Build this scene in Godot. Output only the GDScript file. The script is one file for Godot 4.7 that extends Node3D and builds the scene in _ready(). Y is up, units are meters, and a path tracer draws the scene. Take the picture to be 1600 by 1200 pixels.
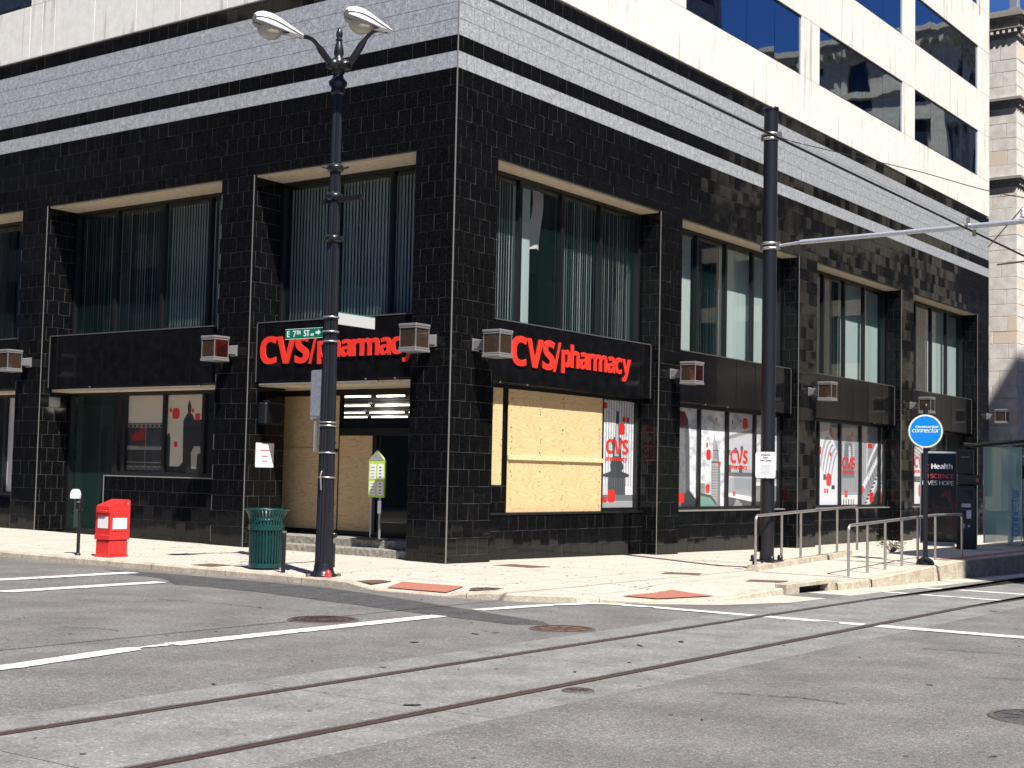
extends Node3D

# world: the corner of the shop building stands at the origin; its two street fronts are the planes z = 0 (towards -x) and x = 0 (towards -z)
const CAM := Vector3(15.565, 1.6, 19.563)
const SUN := Vector3(1.65, 2.7, 1.0)

var rng := RandomNumberGenerator.new()
var taken := {}
var M := {}
var cam: Camera3D
var shop: Node3D
var tile_mesh: ArrayMesh
var tiles := {"black_tile": [], "gray_tile": []}
var bold: Font
var plain: Font
var printed := {}
var fat := {}


class MB:
	var st := SurfaceTool.new()

	func _init():
		st.begin(Mesh.PRIMITIVE_TRIANGLES)
		st.set_smooth_group(-1)

	func smooth(on := true):
		st.set_smooth_group(0 if on else -1)
		return self

	# corners run counter-clockwise seen from outside
	func tri(a: Vector3, b: Vector3, c: Vector3):
		st.add_vertex(a)
		st.add_vertex(c)
		st.add_vertex(b)

	func quad(a: Vector3, b: Vector3, c: Vector3, d: Vector3):
		tri(a, b, c)
		tri(a, c, d)

	func box(c: Vector3, s: Vector3, b := Basis.IDENTITY):
		var x := b.x * s.x * 0.5
		var y := b.y * s.y * 0.5
		var z := b.z * s.z * 0.5
		quad(c - x - y + z, c + x - y + z, c + x + y + z, c - x + y + z)
		quad(c + x - y - z, c - x - y - z, c - x + y - z, c + x + y - z)
		quad(c + x - y + z, c + x - y - z, c + x + y - z, c + x + y + z)
		quad(c - x - y - z, c - x - y + z, c - x + y + z, c - x + y - z)
		quad(c - x + y + z, c + x + y + z, c + x + y - z, c - x + y - z)
		quad(c - x - y - z, c + x - y - z, c + x - y + z, c - x - y + z)
		return self

	func span(lo: Vector3, hi: Vector3):
		return box((lo + hi) * 0.5, (hi - lo).abs())

	# a box with chamfered edges
	func bev(c: Vector3, s: Vector3, r: float, b := Basis.IDENTITY):
		r = minf(r, 0.45 * minf(s.x, minf(s.y, s.z)))
		var h := s * 0.5
		var p := func(x, y, z): return c + b * Vector3(x, y, z)
		for axis in 3:
			var u := (axis + 1) % 3
			var v := (axis + 2) % 3
			for sg in [-1.0, 1.0]:
				var q := []
				for k in [[-1, -1], [1, -1], [1, 1], [-1, 1]]:
					var e := Vector3.ZERO
					e[axis] = h[axis] * sg
					e[u] = (h[u] - r) * k[0]
					e[v] = (h[v] - r) * k[1]
					q.append(p.call(e.x, e.y, e.z))
				if sg > 0: quad(q[0], q[1], q[2], q[3])
				else: quad(q[3], q[2], q[1], q[0])
			for su in [-1.0, 1.0]:
				for sv in [-1.0, 1.0]:
					var q := []
					for k in [[-1, 0], [1, 0], [1, 1], [-1, 1]]:
						var e := Vector3.ZERO
						e[axis] = (h[axis] - r) * k[0]
						e[u] = (h[u] - (0.0 if k[1] == 0 else r)) * su
						e[v] = (h[v] - (r if k[1] == 0 else 0.0)) * sv
						q.append(p.call(e.x, e.y, e.z))
					if su * sv < 0: quad(q[0], q[1], q[2], q[3])
					else: quad(q[3], q[2], q[1], q[0])
		for sx in [-1.0, 1.0]:
			for sy in [-1.0, 1.0]:
				for sz in [-1.0, 1.0]:
					var a = p.call(h.x * sx, (h.y - r) * sy, (h.z - r) * sz)
					var d = p.call((h.x - r) * sx, h.y * sy, (h.z - r) * sz)
					var e = p.call((h.x - r) * sx, (h.y - r) * sy, h.z * sz)
					if sx * sy * sz > 0: tri(a, d, e)
					else: tri(a, e, d)
		return self

	# a round bar along points; radii one number or one per point
	func tube(pts: Array, radii, n := 10, caps := true):
		var rings := []
		var up := Vector3.UP
		for i in pts.size():
			var d: Vector3 = (pts[mini(i + 1, pts.size() - 1)] - pts[maxi(i - 1, 0)]).normalized()
			if absf(d.dot(up)) > 0.95: up = Vector3.RIGHT if absf(d.x) < 0.8 else Vector3.BACK
			var u := d.cross(up).normalized()
			var v := u.cross(d).normalized()
			up = v
			var r: float = radii[i] if radii is Array else radii
			var ring := []
			for k in n:
				var a := TAU * k / n
				ring.append(pts[i] + (u * cos(a) + v * sin(a)) * r)
			rings.append(ring)
		smooth(true)
		for i in rings.size() - 1:
			for k in n:
				var l := (k + 1) % n
				quad(rings[i][k], rings[i][l], rings[i + 1][l], rings[i + 1][k])
		smooth(false)
		if caps:
			for k in range(1, n - 1):
				tri(rings[0][0], rings[0][k + 1], rings[0][k])
				tri(rings[-1][0], rings[-1][k], rings[-1][k + 1])
		return self

	# profile of (radius, height) turned round an upright axis at c
	func lathe(prof: Array, c := Vector3.ZERO, n := 20, flutes := 0, depth := 0.0, soft := true):
		smooth(soft)
		for i in prof.size() - 1:
			for k in n:
				var q := []
				for e in [[i, k], [i + 1, k], [i + 1, k + 1], [i, k + 1]]:
					var a: float = TAU * (e[1] % n) / n
					var r: float = prof[e[0]].x
					if flutes > 0 and (e[1] % 2) == 1: r -= depth
					q.append(c + Vector3(cos(a) * r, prof[e[0]].y, -sin(a) * r))
				if prof[i].x < 1e-5: tri(q[0], q[2], q[1])
				elif prof[i + 1].x < 1e-5: tri(q[0], q[3], q[1])
				else: quad(q[0], q[3], q[2], q[1])
		smooth(false)
		return self

	# flat outline in the plane of u and v, thick along n
	func prism(pts: Array, o: Vector3, u: Vector3, v: Vector3, n: Vector3, thick: float):
		var poly := PackedVector2Array(pts)
		if Geometry2D.is_polygon_clockwise(poly): poly.reverse()
		var idx := Geometry2D.triangulate_polygon(poly)
		var at := func(q, t): return o + u * q.x + v * q.y + n * t
		for i in range(0, idx.size(), 3):
			var a := poly[idx[i]]
			var b := poly[idx[i + 1]]
			var c := poly[idx[i + 2]]
			if (b - a).cross(c - a) < 0:
				var s := b
				b = c
				c = s
			tri(at.call(a, thick), at.call(b, thick), at.call(c, thick))
			tri(at.call(a, 0.0), at.call(c, 0.0), at.call(b, 0.0))
		for i in poly.size():
			var a := poly[i]
			var b := poly[(i + 1) % poly.size()]
			quad(at.call(a, 0.0), at.call(b, 0.0), at.call(b, thick), at.call(a, thick))
		return self

	func done() -> ArrayMesh:
		st.generate_normals()
		return st.commit()


# ---------------------------------------------------------------- naming and adding
func numbered(called: String) -> String:
	taken[called] = taken.get(called, -1) + 1
	return called if taken[called] == 0 else "%s_%03d" % [called, taken[called]]


func thing(called: String, label: String, category: String, at := Vector3.ZERO, turn := 0.0, group := "") -> Node3D:
	var o := Node3D.new()
	o.name = numbered(called)
	add_child(o)
	o.position = at
	o.rotation.y = turn
	tag(o, label, category, group)
	return o


func tag(o: Node, label: String, category := "", group := "", kind := ""):
	if label: o.set_meta("label", label)
	if category: o.set_meta("category", category)
	if group: o.set_meta("group", group)
	if kind: o.set_meta("kind", kind)
	return o


func part(called: String, shape, m: Material, parent: Node = null) -> MeshInstance3D:
	var o := MeshInstance3D.new()
	o.mesh = shape.done() if shape is MB else shape
	o.material_override = m
	if parent:
		o.name = called
		parent.add_child(o, true)
	else:
		o.name = numbered(called)
		add_child(o)
	return o


func structure(called: String, shape, m: Material, label := "", category := "") -> MeshInstance3D:
	var o := part(called, shape, m)
	tag(o, label, category, "", "structure")
	return o


func v3(x, y, z) -> Vector3:
	return Vector3(x, y, z)


# ---------------------------------------------------------------- materials
func mat(color: Color, rough := 0.7, metal := 0.0, spec := 0.5) -> StandardMaterial3D:
	var m := StandardMaterial3D.new()
	m.albedo_color = color
	m.roughness = rough
	m.metallic = metal
	m.metallic_specular = spec
	return m


func lin(r, g, b) -> Color:
	return Color(r, g, b).linear_to_srgb()


func noise_tex(freq: float, a: Color, b: Color, sd := 1, octaves := 4, size := 512, mid := 0.5) -> NoiseTexture2D:
	var n := FastNoiseLite.new()
	n.noise_type = FastNoiseLite.TYPE_SIMPLEX_SMOOTH
	n.seed = sd
	n.frequency = freq
	n.fractal_octaves = octaves
	var t := NoiseTexture2D.new()
	t.width = size
	t.height = size
	t.seamless = true
	t.noise = n
	var g := Gradient.new()
	g.set_color(0, a)
	g.set_color(1, b)
	g.set_offset(0, maxf(0.0, mid - 0.38))
	g.set_offset(1, minf(1.0, mid + 0.38))
	t.color_ramp = g
	return t


func bump_tex(freq: float, sd := 1, octaves := 4, size := 512) -> NoiseTexture2D:
	return noise_tex(freq, Color.BLACK, Color.WHITE, sd, octaves, size)


# grains of two tones on a ground, as in asphalt or granite
func speckle(size: int, base: float, spread: float, light: float, dark: float, sd: int, tint := Color.WHITE, clump := 0.0) -> ImageTexture:
	rng.seed = sd
	var n := FastNoiseLite.new()
	n.seed = sd
	n.frequency = 0.09
	var b := PackedByteArray()
	b.resize(size * size * 3)
	for y in size:
		for x in size:
			var v := base + rng.randfn(0.0, spread)
			if clump > 0.0: v += n.get_noise_2d(x, y) * clump
			var r := rng.randf()
			if r < light: v += 0.16
			elif r > 1.0 - dark: v -= 0.14
			var i := (y * size + x) * 3
			b[i] = int(clampf(v * tint.r, 0, 1) * 255)
			b[i + 1] = int(clampf(v * tint.g, 0, 1) * 255)
			b[i + 2] = int(clampf(v * tint.b, 0, 1) * 255)
	var im := Image.create_from_data(size, size, false, Image.FORMAT_RGB8, b)
	im.generate_mipmaps()
	return ImageTexture.create_from_image(im)


func tri_mat(tex: Texture2D, metres: float, rough := 0.85, world := true) -> StandardMaterial3D:
	var m := mat(Color.WHITE, rough)
	m.albedo_texture = tex
	m.uv1_triplanar = true
	m.uv1_world_triplanar = world
	m.uv1_scale = Vector3.ONE / metres
	return m


func patches(m: StandardMaterial3D, tex: Texture2D, metres: float):
	m.detail_enabled = true
	m.detail_albedo = tex
	m.detail_blend_mode = BaseMaterial3D.BLEND_MODE_MUL
	m.detail_uv_layer = BaseMaterial3D.DETAIL_UV_2
	m.uv2_triplanar = true
	m.uv2_world_triplanar = true
	m.uv2_scale = Vector3.ONE / metres
	return m


# plywood veneer: long wavy growth lines, a few knots
func ply_tex(sd: int, a: Color, b: Color) -> ImageTexture:
	var w := 512
	var h := 512
	var n := FastNoiseLite.new()
	n.seed = sd
	n.frequency = 0.006
	n.fractal_octaves = 2
	var f := FastNoiseLite.new()
	f.seed = sd + 9
	f.frequency = 0.05
	rng.seed = sd
	var knots := []
	for k in 6: knots.append(Vector3(rng.randf() * w, rng.randf() * h, rng.randf_range(3, 6)))
	var data := PackedByteArray()
	data.resize(w * h * 3)
	for y in h:
		for x in w:
			var warp := n.get_noise_2d(x * 0.24, y * 1.2)
			var ring := absf(fposmod(warp * 5.0 + y * 0.004, 1.0) - 0.5) * 2.0
			var t := pow(ring, 2.6) * 0.85 + f.get_noise_2d(x * 0.12, y * 2.0) * 0.14 + n.get_noise_2d(x * 1.5 + 400.0, y * 1.5) * 0.28 + 0.02
			for k in knots:
				var d := Vector2((x - k.x) * 0.6, y - k.y).length()
				if d < k.z: t = 1.3
			t = clampf(t, 0.0, 1.3)
			var c := a.lerp(b, t)
			var i := (y * w + x) * 3
			data[i] = int(clampf(c.r, 0, 1) * 255)
			data[i + 1] = int(clampf(c.g, 0, 1) * 255)
			data[i + 2] = int(clampf(c.b, 0, 1) * 255)
	var im := Image.create_from_data(w, h, false, Image.FORMAT_RGB8, data)
	return ImageTexture.create_from_image(im)


# cast concrete with rain stains running down it
func stained(size: int, base: Color, stain: Color, sd: int) -> ImageTexture:
	var n := FastNoiseLite.new()
	n.seed = sd
	n.frequency = 0.02
	var m := FastNoiseLite.new()
	m.seed = sd + 3
	m.frequency = 0.006
	rng.seed = sd
	var data := PackedByteArray()
	data.resize(size * size * 3)
	for y in size:
		for x in size:
			var streak := maxf(0.0, n.get_noise_2d(x * 1.3, y * 0.05) - 0.20) * 1.7
			streak *= clampf(0.5 + m.get_noise_2d(x, y * 0.6) * 1.6, 0.0, 1.0)
			var t := clampf(streak + 0.10 * m.get_noise_2d(x * 4, y * 4) + 0.06, 0.0, 1.0)
			var c := base.lerp(stain, t)
			var g := rng.randfn(0.0, 0.03)
			var i := (y * size + x) * 3
			data[i] = int(clampf(c.r + g, 0, 1) * 255)
			data[i + 1] = int(clampf(c.g + g, 0, 1) * 255)
			data[i + 2] = int(clampf(c.b + g, 0, 1) * 255)
	var im := Image.create_from_data(size, size, false, Image.FORMAT_RGB8, data)
	return ImageTexture.create_from_image(im)


func relief(m: StandardMaterial3D, tex: Texture2D, centimetres: float):
	m.heightmap_enabled = true
	m.heightmap_texture = tex
	m.heightmap_scale = centimetres
	return m


func glass(color: Color, alpha := 0.08) -> StandardMaterial3D:
	var m := mat(Color(color.r, color.g, color.b, alpha), 0.02)
	m.transparency = BaseMaterial3D.TRANSPARENCY_ALPHA
	return m


func make_materials():
	var grain := bump_tex(0.09, 5, 3)
	var asphalt_patch_tex := noise_tex(0.02, Color(0.84, 0.835, 0.83), Color(1, 1, 1), 21, 6)
	M.asphalt = patches(tri_mat(speckle(1024, 0.43, 0.058, 0.07, 0.04, 11, Color(1.0, 0.985, 0.962), 0.04), 8.0, 0.93), asphalt_patch_tex, 13.0)
	relief(M.asphalt, grain, 0.5)
	M.new_asphalt = patches(tri_mat(speckle(256, 0.285, 0.045, 0.04, 0.05, 12, Color(1, 0.99, 1.0), 0.03), 3.0, 0.92), asphalt_patch_tex, 5.0)
	M.slab = patches(tri_mat(speckle(512, 0.492, 0.035, 0.03, 0.03, 13, Color(1.0, 1.0, 0.98), 0.035), 6.5, 0.85), noise_tex(0.014, Color(0.86, 0.86, 0.85), Color(1, 1, 1), 31, 6), 5.0)
	M.walk = patches(tri_mat(speckle(512, 0.73, 0.045, 0.03, 0.03, 14, Color(1.0, 0.96, 0.895), 0.03), 7.0, 0.9), noise_tex(0.03, Color(0.925, 0.925, 0.92), Color(1, 1, 1), 41, 6), 9.0)
	M.kerb = patches(tri_mat(speckle(256, 0.73, 0.05, 0.03, 0.05, 15, Color(1.0, 0.95, 0.86), 0.06), 3.0, 0.9), noise_tex(0.02, Color(0.84, 0.83, 0.81), Color(1, 1, 1), 42, 5), 4.0)
	M.step = patches(tri_mat(speckle(256, 0.60, 0.06, 0.05, 0.05, 16, Color(1.0, 0.98, 0.92), 0.06), 2.6, 0.9), noise_tex(0.03, Color(0.7, 0.7, 0.68), Color(1, 1, 1), 43, 5), 2.0)
	M.joint = mat(lin(0.10, 0.095, 0.085), 0.95)
	M.paint = patches(tri_mat(noise_tex(0.10, Color(0.84, 0.84, 0.83), Color(0.96, 0.96, 0.95), 51, 4), 1.3, 0.8), noise_tex(0.03, Color(0.80, 0.80, 0.79), Color(1, 1, 1), 52, 5), 2.0)
	M.black_tile = tri_mat(speckle(256, 0.055, 0.025, 0.05, 0.10, 17, Color(0.97, 0.98, 1.03)), 1.6, 0.06)
	M.black_tile.metallic_specular = 0.36
	M.gray_tile = patches(tri_mat(speckle(512, 0.66, 0.06, 0.06, 0.06, 18, Color(0.965, 0.99, 1.02), 0.07), 6.0, 0.5), noise_tex(0.04, Color(0.88, 0.88, 0.88), Color(1, 1, 1), 53, 5), 3.5)
	M.mortar = mat(lin(0.080, 0.082, 0.085), 0.95)
	M.gray_mortar = mat(lin(0.13, 0.13, 0.13), 0.95)
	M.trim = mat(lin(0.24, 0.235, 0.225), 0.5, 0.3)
	M.dark_trim = mat(lin(0.09, 0.09, 0.088), 0.5, 0.2)
	M.concrete = tri_mat(stained(1024, Color(0.88, 0.875, 0.85), Color(0.55, 0.51, 0.46), 19), 9.0, 0.88)
	relief(M.concrete, grain, 0.12)
	M.soffit = tri_mat(noise_tex(0.02, Color(0.80, 0.74, 0.64), Color(0.90, 0.84, 0.74), 54, 4), 2.0, 0.8)
	M.dark = mat(lin(0.012, 0.012, 0.013), 0.6, 0.0, 0.35)
	M.void_gap = mat(lin(0.008, 0.008, 0.008), 0.95)
	M.frame = mat(lin(0.010, 0.010, 0.011), 0.35)
	M.enamel = tri_mat(noise_tex(0.01, Color(0.045, 0.045, 0.05), Color(0.08, 0.08, 0.09), 55, 4), 1.5, 0.10)
	M.enamel.metallic_specular = 0.36
	M.room = mat(lin(0.10, 0.10, 0.095), 0.9)
	M.glass = glass(Color(0.3, 0.4, 0.4), 0.05)
	M.tinted_glass = glass(Color(0.09, 0.17, 0.17), 0.32)
	M.teal_glass = glass(Color(0.16, 0.27, 0.25), 0.36)
	M.green_glass = glass(Color(0.68, 0.88, 0.80), 0.5)
	var mirror := mat(lin(0.27, 0.36, 0.46), 0.015, 1.0)
	var wave := FastNoiseLite.new()
	wave.seed = 8
	wave.frequency = 0.006
	wave.fractal_octaves = 2
	var wt := NoiseTexture2D.new()
	wt.noise = wave
	wt.width = 512
	wt.height = 512
	wt.seamless = true
	wt.as_normal_map = true
	wt.bump_strength = 3.0
	mirror.normal_enabled = true
	mirror.normal_texture = wt
	mirror.normal_scale = 0.09
	mirror.uv1_triplanar = true
	mirror.uv1_world_triplanar = true
	mirror.uv1_scale = Vector3.ONE / 7.0
	M.mirror = mirror
	M.blind = mat(lin(0.60, 0.74, 0.72), 0.8)
	M.shade = mat(lin(0.62, 0.80, 0.79), 0.85)
	M.red = mat(lin(0.72, 0.035, 0.02), 0.45)
	M.red_plastic = tri_mat(noise_tex(0.02, Color(0.78, 0.15, 0.15), Color(0.86, 0.20, 0.19), 66, 6), 0.8, 0.45)
	M.white = mat(lin(0.78, 0.78, 0.78), 0.6)
	M.white_card = mat(lin(0.74, 0.74, 0.75), 0.7)
	M.black_paint = mat(lin(0.012, 0.013, 0.017), 0.32)
	M.steel = mat(lin(0.55, 0.52, 0.48), 0.34, 0.85)
	M.zinc = tri_mat(noise_tex(0.03, Color(0.62, 0.65, 0.69), Color(0.78, 0.80, 0.83), 56, 4), 0.8, 0.42)
	M.zinc.metallic = 0.55
	M.lantern_metal = mat(lin(0.30, 0.30, 0.30), 0.4, 0.5)
	M.plate_glare = mat(lin(0.46, 0.47, 0.47), 0.5)  # pale grey puts the glare on the name plate into its colour
	M.rail_steel = tri_mat(noise_tex(0.05, Color(0.26, 0.21, 0.19), Color(0.38, 0.32, 0.30), 57, 4), 0.9, 0.5)
	M.rail_steel.metallic = 0.4
	M.rubber = mat(lin(0.02, 0.018, 0.018), 0.85)
	M.iron = tri_mat(noise_tex(0.05, Color(0.27, 0.25, 0.235), Color(0.42, 0.385, 0.355), 58, 4), 0.6, 0.7)
	M.iron.metallic = 0.2
	M.rust_plate = tri_mat(noise_tex(0.05, Color(0.31, 0.25, 0.21), Color(0.44, 0.36, 0.30), 59, 4), 0.6, 0.75)
	M.tactile = tri_mat(noise_tex(0.05, Color(0.56, 0.355, 0.295), Color(0.65, 0.43, 0.36), 60, 4), 0.8, 0.8)
	M.green_paint = tri_mat(noise_tex(0.03, Color(0.03, 0.19, 0.19), Color(0.06, 0.265, 0.26), 65, 5), 0.7, 0.36)
	M.sign_green = mat(lin(0.0, 0.16, 0.09), 0.45)
	M.lime = mat(lin(0.42, 0.60, 0.08), 0.6)
	M.blue = mat(lin(0.0, 0.19, 0.62), 0.35)
	M.ink = mat(lin(0.02, 0.02, 0.02), 0.8)
	M.pale_ink = mat(lin(0.35, 0.35, 0.36), 0.8)
	M.red_ink = mat(lin(0.62, 0.10, 0.10), 0.8)
	M.smoke = glass(Color(0.27, 0.22, 0.18), 0.55)
	M.red_reflect_pane = glass(Color(0.21, 0.08, 0.08), 0.58)  # a red reflection put into the glass colour
	M.ply = tri_mat(ply_tex(3, Color(0.825, 0.725, 0.55), Color(0.755, 0.63, 0.44)), 1.7, 0.8, false)
	M.batten = tri_mat(ply_tex(9, Color(0.87, 0.79, 0.64), Color(0.79, 0.66, 0.47)), 0.9, 0.8, false)
	M.stone = patches(tri_mat(speckle(256, 0.88, 0.035, 0.03, 0.03, 20, Color(1.0, 0.985, 0.96), 0.06), 1.4, 0.9), noise_tex(0.015, Color(0.88, 0.87, 0.86), Color(1, 1, 1), 61, 5), 4.0)
	M.stone_warm = tri_mat(speckle(256, 0.83, 0.035, 0.03, 0.03, 24, Color(1.0, 0.93, 0.85), 0.06), 1.4, 0.9)
	M.stone_sooty = tri_mat(speckle(256, 0.56, 0.07, 0.05, 0.08, 22, Color(1.0, 0.97, 0.92), 0.10), 1.0, 0.92)
	M.brick_wall = tri_mat(noise_tex(0.03, Color(0.42, 0.27, 0.21), Color(0.55, 0.38, 0.30), 62, 4), 3.0, 0.9)
	M.far_stone = tri_mat(noise_tex(0.02, Color(0.66, 0.62, 0.55), Color(0.78, 0.74, 0.66), 63, 4), 5.0, 0.9)
	M.far_gray = tri_mat(noise_tex(0.02, Color(0.40, 0.40, 0.41), Color(0.50, 0.50, 0.50), 64, 4), 5.0, 0.9)
	M.far_glass = mat(lin(0.02, 0.03, 0.045), 0.05)
	var tube := mat(Color(1, 0.97, 0.9), 0.5)
	tube.emission_enabled = true
	tube.emission = Color(1.0, 0.96, 0.88)
	tube.emission_energy_multiplier = 1.6
	M.tube = tube
	M.lamp_white = mat(lin(0.78, 0.79, 0.80), 0.3)
	var dome := mat(Color(0.72, 0.70, 0.62, 0.75), 0.22)
	dome.transparency = BaseMaterial3D.TRANSPARENCY_ALPHA
	M.lamp_dome = dome
	M.leaf = mat(lin(0.035, 0.07, 0.02), 0.6)
	M.stem = mat(lin(0.06, 0.05, 0.03), 0.9)
	M.wire = mat(lin(0.012, 0.012, 0.012), 0.5)
	M.wire_pale = mat(lin(0.45, 0.45, 0.45), 0.4, 0.6)


# ---------------------------------------------------------------- heights of the ground
func road_y(z: float) -> float:
	return -0.10 - 0.014 * clampf(-z, 0.0, 12.0)


func walk_y(x: float, z: float) -> float:
	var y := 0.0
	if z < 0.0: y -= 0.012 * clampf(-z, 0.0, 13.0) * (1.0 - smoothstep(2.5, 4.4, x))
	if x < 0.0: y += 0.010 * clampf(-x, 0.0, 12.0) * clampf(1.0 - maxf(z, 0.0) / 4.05, 0.0, 1.0) * clampf(1.0 + z, 0.0, 1.0)
	var a := clampf(1.0 - maxf(absf(x - 2.72) - 0.65, 0.0) / 0.6, 0.0, 1.0) * clampf((z - 2.9) / 1.25, 0.0, 1.0)
	var b := smoothstep(1.7, 0.65, Vector2(x - 5.85, z - 2.25).length())
	return y - 0.068 * maxf(a, b)


const KERB := [Vector2(-24, 4.05), Vector2(-0.5, 4.05), Vector2(1.2, 4.15), Vector2(2.1, 4.28), Vector2(3.35, 4.28), Vector2(3.75, 4.24), Vector2(4.41, 4.08), Vector2(4.8, 3.88), Vector2(5.15, 3.65),
	Vector2(5.55, 3.15), Vector2(5.9, 2.7), Vector2(6.25, 2.0), Vector2(6.42, 1.2), Vector2(6.48, 0.5), Vector2(6.6, -2.4), Vector2(6.62, -60)]


func kerb_samples(step: float) -> Array:
	var out := []
	for i in KERB.size() - 1:
		var a: Vector2 = KERB[i]
		var b: Vector2 = KERB[i + 1]
		var n := maxi(1, int(round((b - a).length() / step)))
		for k in n: out.append(a.lerp(b, float(k) / n))
	out.append(KERB[-1])
	return out


func outward(pts: Array, i: int) -> Vector2:
	var d: Vector2 = (pts[mini(i + 1, pts.size() - 1)] - pts[maxi(i - 1, 0)]).normalized()
	return Vector2(-d.y, d.x)


func build_ground():
	# the roadway either side of the tram slab, in strips that follow its fall
	var zs := [120.0, 20.0, 0.0, -12.0, -160.0]
	var m := MB.new()
	for x in [[-160.0, 7.2], [9.68, 160.0]]:
		for i in zs.size() - 1:
			m.quad(v3(x[0], road_y(zs[i]), zs[i]), v3(x[1], road_y(zs[i]), zs[i]), v3(x[1], road_y(zs[i + 1]), zs[i + 1]), v3(x[0], road_y(zs[i + 1]), zs[i + 1]))
	structure("road", m, M.asphalt, "worn grey asphalt roadway of the street crossing", "road")
	m = MB.new()
	m.quad(v3(7.0, -0.26, 60), v3(9.9, -0.26, 60), v3(9.9, -0.50, -160), v3(7.0, -0.50, -160))
	structure("track_bed", m, M.joint, "dark bed under the tram track slab", "ground")
	# concrete slab of the tram track, cast in bays either side of each rail
	var slab := Node3D.new()
	slab.name = "track_slab"
	add_child(slab)
	tag(slab, "pale grey concrete slab that carries the tram rails", "track slab", "", "structure")
	var z := 26.05
	while z > -60.0:
		for x in [[7.2, 7.625], [7.775, 9.055], [9.205, 9.68]]:
			var z0 := z - 0.004
			var z1 := z - 2.9 + 0.004
			m = MB.new()
			m.quad(v3(x[0], road_y(z0) + 0.004, z0), v3(x[1], road_y(z0) + 0.004, z0), v3(x[1], road_y(z1) + 0.004, z1), v3(x[0], road_y(z1) + 0.004, z1))
			m.quad(v3(x[0], -0.5, z0), v3(x[0], road_y(z0) + 0.004, z0), v3(x[0], road_y(z1) + 0.004, z1), v3(x[0], -0.5, z1))
			m.quad(v3(x[1], -0.5, z1), v3(x[1], road_y(z1) + 0.004, z1), v3(x[1], road_y(z0) + 0.004, z0), v3(x[1], -0.5, z0))
			part("slab", m, M.slab, slab)
		z -= 2.9
	for rx in [7.70, 9.13]:
		var o := Node3D.new()
		o.name = numbered("track_rail")
		add_child(o)
		tag(o, "grooved tram rail on the %s side of the track" % ("sidewalk" if rx < 8 else "open road"), "rail", "", "structure")
		for seg in [[26.0, 0.0], [0.0, -12.0], [-12.0, -60.0]]:
			for e in [["rubber_boot", -0.075, 0.075, -0.016, M.rubber], ["rail_head", -0.022, 0.034, 0.002, M.rail_steel], ["guard_lip", -0.066, -0.048, -0.002, M.rail_steel]]:
				m = MB.new()
				var y0: float = road_y(seg[0]) + e[3]
				var y1: float = road_y(seg[1]) + e[3]
				m.quad(v3(rx + e[1], y0, seg[0]), v3(rx + e[2], y0, seg[0]), v3(rx + e[2], y1, seg[1]), v3(rx + e[1], y1, seg[1]))
				m.quad(v3(rx + e[2], y0 - 0.06, seg[0]), v3(rx + e[2], y0 - 0.06, seg[1]), v3(rx + e[2], y1, seg[1]), v3(rx + e[2], y0, seg[0]))
				m.quad(v3(rx + e[1], y0 - 0.06, seg[1]), v3(rx + e[1], y0 - 0.06, seg[0]), v3(rx + e[1], y0, seg[0]), v3(rx + e[1], y1, seg[1]))
				part(e[0], m, e[4], o)
	# concrete apron between the kerb and the slab
	m = MB.new()
	var prev := Vector2(5.75, 3.05)
	var pts := [prev, Vector2(6.15, 2.35), Vector2(6.42, 1.25), Vector2(6.48, 0.5), Vector2(6.6, -2.4), Vector2(6.62, -12), Vector2(6.62, -60)]
	var wide := [0.15, 0.5, 0.72, 0.70, 0.58, 0.57, 0.57]
	for i in pts.size() - 1:
		var a: Vector2 = pts[i]
		var b: Vector2 = pts[i + 1]
		m.quad(v3(a.x - 0.05, road_y(a.y) + 0.004, a.y), v3(a.x + wide[i], road_y(a.y) + 0.004, a.y), v3(b.x + wide[i + 1], road_y(b.y) + 0.004, b.y), v3(b.x - 0.05, road_y(b.y) + 0.004, b.y))
	structure("gutter", m, M.walk, "pale concrete gutter along the platform kerb", "gutter")
	# darker strip of newer asphalt across the crossing
	m = MB.new()
	var patch := [Vector2(-3.4, 4.62), Vector2(-1.83, 4.42), Vector2(-0.18, 4.40), Vector2(1.36, 4.42), Vector2(2.6, 4.78), Vector2(4.25, 5.30), Vector2(5.3, 5.66), Vector2(6.22, 5.97), Vector2(6.45, 6.2), Vector2(6.13, 6.47), Vector2(5.0, 6.35), Vector2(3.1, 6.02), Vector2(1.2, 5.69),
		Vector2(0.3, 5.66), Vector2(-0.41, 5.72), Vector2(-0.8, 5.5), Vector2(-1.1, 5.28), Vector2(-1.53, 5.10), Vector2(-2.2, 5.0)]
	m.prism(patch.map(func(q): return Vector2(q.x, -q.y)), v3(0, -0.104, 0), Vector3.RIGHT, Vector3.FORWARD, Vector3.UP, 0.008)
	structure("asphalt_patch", m, M.new_asphalt, "dark strip of newer asphalt curving past the corner", "asphalt patch")
	# painted lines
	paint_line([Vector2(5.22, 24), Vector2(5.20, 12.3), Vector2(4.97, 10.9), Vector2(4.96, 10.4), Vector2(4.99, 6.36)], 0.26, "long white line that ends at the dark asphalt strip", 2)
	paint_line([Vector2(4.86, 5.46), Vector2(5.02, 4.5), Vector2(5.3, 3.62), Vector2(5.55, 3.42), Vector2(7.61, 3.40)], 0.22, "white line bending round the sidewalk corner", 3)
	paint_line([Vector2(7.79, 3.40), Vector2(9.05, 3.40)], 0.24, "short white line on the slab between the rails", 4)
	paint_line([Vector2(9.22, 3.39), Vector2(14, 3.26), Vector2(24, 3.26)], 0.27, "white line running from the outer rail across the road", 5)
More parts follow.
